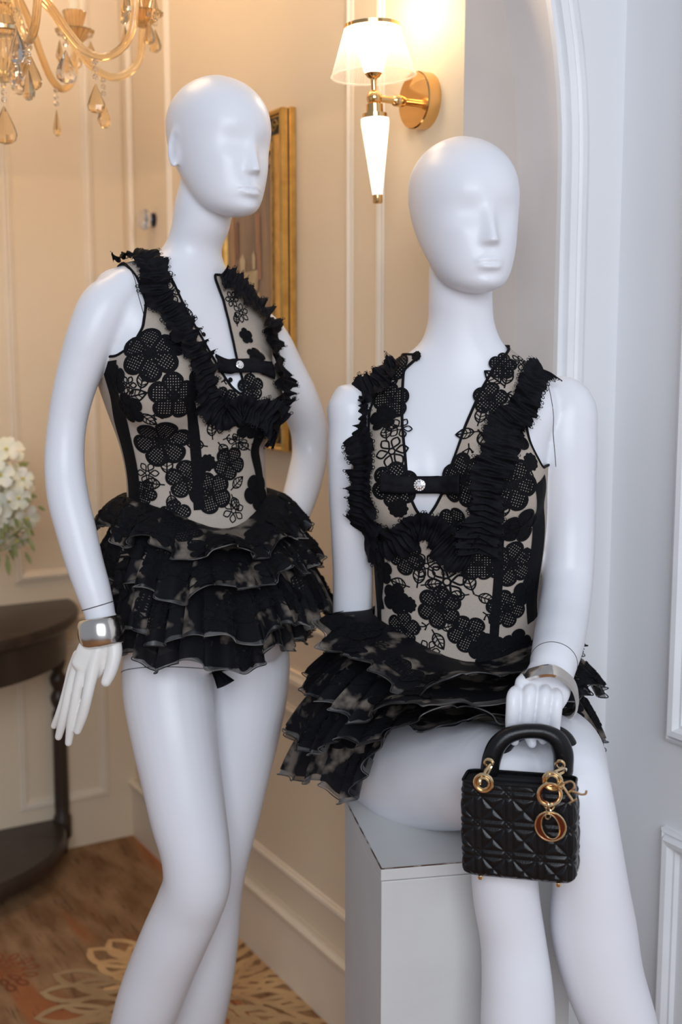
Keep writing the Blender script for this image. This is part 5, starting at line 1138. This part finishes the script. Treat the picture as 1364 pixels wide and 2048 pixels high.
# even spacing around the outline
pth = np.stack([sx*BW/2, sy*BD/2], 1); cl = np.concatenate([pth, pth[:1]]); L_ = np.r_[0, np.cumsum(np.linalg.norm(np.diff(cl, axis=0), axis=1))]
ss = np.linspace(0, L_[-1], n, endpoint=False); pth = np.stack([np.interp(ss, L_, cl[:, k]) for k in (0, 1)], 1); tg = np.roll(pth, -1, 0)-np.roll(pth, 1, 0); nr = np.stack([tg[:, 1], -tg[:, 0]], 1); nr /= np.linalg.norm(nr, axis=1)[:, None]
scoord = np.where(pth[:, 1] > 0, pth[:, 0], pth[:, 0]) + 0.5*q_off if False else pth[:, 0] + 0.0145
scoord = np.where(np.abs(pth[:, 0]) > BW/2*0.97, pth[:, 1] + 0.012, scoord)
v = []
for j in range(mrow):
    h = BH*j/(mrow-1); rnd = max(0.0, 1-h/0.008); ins = 0.006*rnd**2; wid = 1 + 0.02*math.sin(math.pi*h/BH) - 0.03*(h/BH)*0
    top = min(1.0, max(0.0, (BH-h)/0.010)); dq = quilt(scoord, np.full(n, h+0.010))*np.clip(top, 0.0, 1)*min(1, h/0.006)
    dep = 1.0 - 0.22*(h/BH)
    P2 = pth*[wid, dep] + nr*(dq - ins)[:, None]
    for k in range(n): v.append(G_(P2[k, 0], P2[k, 1], h))
f = [(j*n+k, j*n+(k+1) % n, (j+1)*n+(k+1) % n, (j+1)*n+k) for j in range(mrow-1) for k in range(n)] + [tuple(range(n))[::-1]]
link_mesh('quilted_body', v, f, M_leath, bag)
dep = 0.78
MB().add([G_(p[0]*0.99, p[1]*dep*0.97, BH-0.004) for p in pth[::6]], [tuple(range(len(pth[::6])))]).build('top_closure', M_lined, bag, smooth=False)
MB().tube([G_(p[0], p[1]*dep, BH) for p in pth[::4]], 0.0016, 8, True).build('top_piping', M_leath, bag)
MB().tube([G_(x, 0.0, BH-0.002) for x in np.linspace(-BW*0.42, BW*0.42, 12)], 0.0022, 8).build('zip', M_lined, bag)
for x in (-BW*0.34, BW*0.36):
    for y in (-1, 1): MB().lathe([(0.0001, -0.004), (0.0030, -0.004), (0.0036, -0.001), (0.003, 0.001), (0.0001, 0.001)], Mg, G_(x, y*BD*0.40, 0.0), 12).build('foot_stud', M_gold, bag)
hp = [(979, 1541, 20), (984, 1515, 20.5), (995, 1490, 20), (1015, 1472, 18), (1040, 1464, 16.5), (1064, 1462, 16), (1090, 1465, 17), (1113, 1478, 20), (1125, 1502, 22), (1127, 1541, 21)]
def handle(dx, dy, Y, name):
    P = []
    for (x, y, w) in hp: p = at(x+dx, y+dy, Y); P.append([*p, w*0.93*np.dot(p-CAMP, FWD)/FPX, 0.95])
    return link_mesh(name, *limb3(np.array(P), 60, 20, 4), M_leath, bag)
YH = 1.452
handle(0, 0, YH, 'handle'); handle(13, -1, YH+0.046, 'handle')
def torus(c, R_, r, nrm, name, m, par, sx=1.0, sy=1.0, up=None, n=40, flat=1.0):
    nrm = unit(nrm); u = unit(np.cross(up if up is not None else Z, nrm)); w = np.cross(nrm, u)
    return MB().tube([c + R_*(sx*math.cos(t)*u + sy*math.sin(t)*w) for t in np.linspace(0, 2*np.pi, n, endpoint=False)], r, 8, True).build(name, m, par)
fz = lambda px, py, q=0.0: (lambda d: CAMP + d*(np.dot(G_(0, BD/2*0.9, 0.06) + bf_*q - CAMP, bf_)/np.dot(d, bf_)))(ray(px, py))   # on the bag's front plane, q in front
YF = YH - 0.019
for (gx, gy, ex, ey) in ((978, 1526, 967, 1566), (1120, 1529, 1105, 1562)):
    g = at(gx, gy, YF - 0.001); gr = torus(g, 0.0048, 0.0020, bf_, 'grommet', M_gold, bag)
    MB().lathe([(0.0001, 0), (0.0046, 0), (0.0046, 0.0006), (0.0001, 0.0006)], np.stack([unit(np.cross(Z, bf_)), Z, bf_], 1), g, 20).build('grommet_hole', M_lined, gr)
    ec = fz(ex, ey, 0.004); er = torus(ec, 0.0108, 0.0021, bf_, 'eyelet_ring', M_gold, bag); torus(ec + bf_*0.0015, 0.0070, 0.0014, bf_, 'inner_ring', M_gold, er)
    MB().lathe([(0.0001, 0), (0.0060, 0), (0.0060, 0.001), (0.0001, 0.001)], np.stack([unit(np.cross(Z, bf_)), Z, bf_], 1), ec - bf_*0.001, 24).build('eyelet_hole', M_lined, er)
    mid = (g + ec)/2 + bf_*0.004; dv = g - ec; torus(mid, float(np.linalg.norm(dv))/2, 0.0020, unit(np.cross(dv, bf_)) + bf_*0.35, 'link_ring', M_gold, bag, sx=0.30, sy=1.0, up=dv)
M_goldrefl = mat('gold_brown_reflection', (0.22, 0.065, 0.035), 0.18, 0.9)  # gold, with the reddish-brown it reflects put into the colour
chm = torus(fz(1099, 1589, 0.008), 0.0135, 0.0022, bf_ + bl*0.25, 'charm_ring', M_gold, bag)
torus(fz(1100, 1588, 0.008), 0.0112, 0.0008, bf_ + bl*0.25, 'ring_inlay', M_goldrefl, chm)
for i, (x, y) in enumerate(((1093, 1610), (1103, 1613), (1097, 1622), (1096, 1631))): torus(fz(x, y, 0.008), 0.0042, 0.0010, bf_*0.7 + bl*(0.8 if i % 2 else -0.6), 'chain_link', M_gold, bag, n=16)
# the O charm
oc = fz(1101, 1652, 0.009); u = bl; w = bu; NN = 64; v = []; tl = math.radians(14)
for q in (-0.0016, 0.0016):
    for k in range(NN): t = 2*math.pi*k/NN; v.append(oc + 0.0182*(math.cos(t)*u + math.sin(t)*w) + bf_*q)
    for k in range(NN):
        t = 2*math.pi*k/NN; x, y = 0.0106*math.cos(t), 0.0158*math.sin(t); x, y = x*math.cos(tl)-y*math.sin(tl), x*math.sin(tl)+y*math.cos(tl); v.append(oc + x*u + y*w + bf_*q)
f = []
for k in range(NN):
    k2 = (k+1) % NN; f += [(2*NN+k, 2*NN+k2, 3*NN+k2, 3*NN+k), (k, k2, NN+k2, NN+k), (k, k2, 2*NN+k2, 2*NN+k), (NN+k, NN+k2, 3*NN+k2, 3*NN+k)]
och = MB().add(v, f).build('letter_charm', M_goldrefl, bag)
MB().tube(v[2*NN:3*NN], 0.0011, 8, True).build('gold_rim', M_gold, och); MB().tube(v[3*NN:4*NN], 0.0009, 8, True).build('gold_rim', M_gold, och)
# the R charm
rc_ = fz(1146, 1602, 0.008); ra = math.radians(34); ru = bl*math.cos(ra) + bu*math.sin(ra); rw = -bl*math.sin(ra) + bu*math.cos(ra); rs = 0.023
R2 = lambda pts: [rc_ + (x*ru + y*rw)*rs for x, y in pts]
mb = MB(); mb.tube(R2([(0, 0), (0, 1)]), 0.0016, 8); mb.tube(R2([(-.22, 0), (.22, 0)]), 0.0011, 8); mb.tube(R2([(-.24, 1), (.1, 1)]), 0.0011, 8)
mb.tube(spline(np.array(R2([(0, 1), (.3, 1.0), (.52, .9), (.56, .74), (.46, .57), (.22, .5), (0, .5)])), 24), 0.0013, 8); mb.tube(spline(np.array(R2([(.2, .5), (.42, .28), (.60, .06), (.78, .0), (.92, .12)])), 16), 0.0014, 8)
mb.build('letter_charm', M_gold, bag); torus(fz(1122, 1571, 0.008), 0.0045, 0.0010, bf_*0.6 + bl*0.7, 'chain_link', M_gold, bag, n=16)
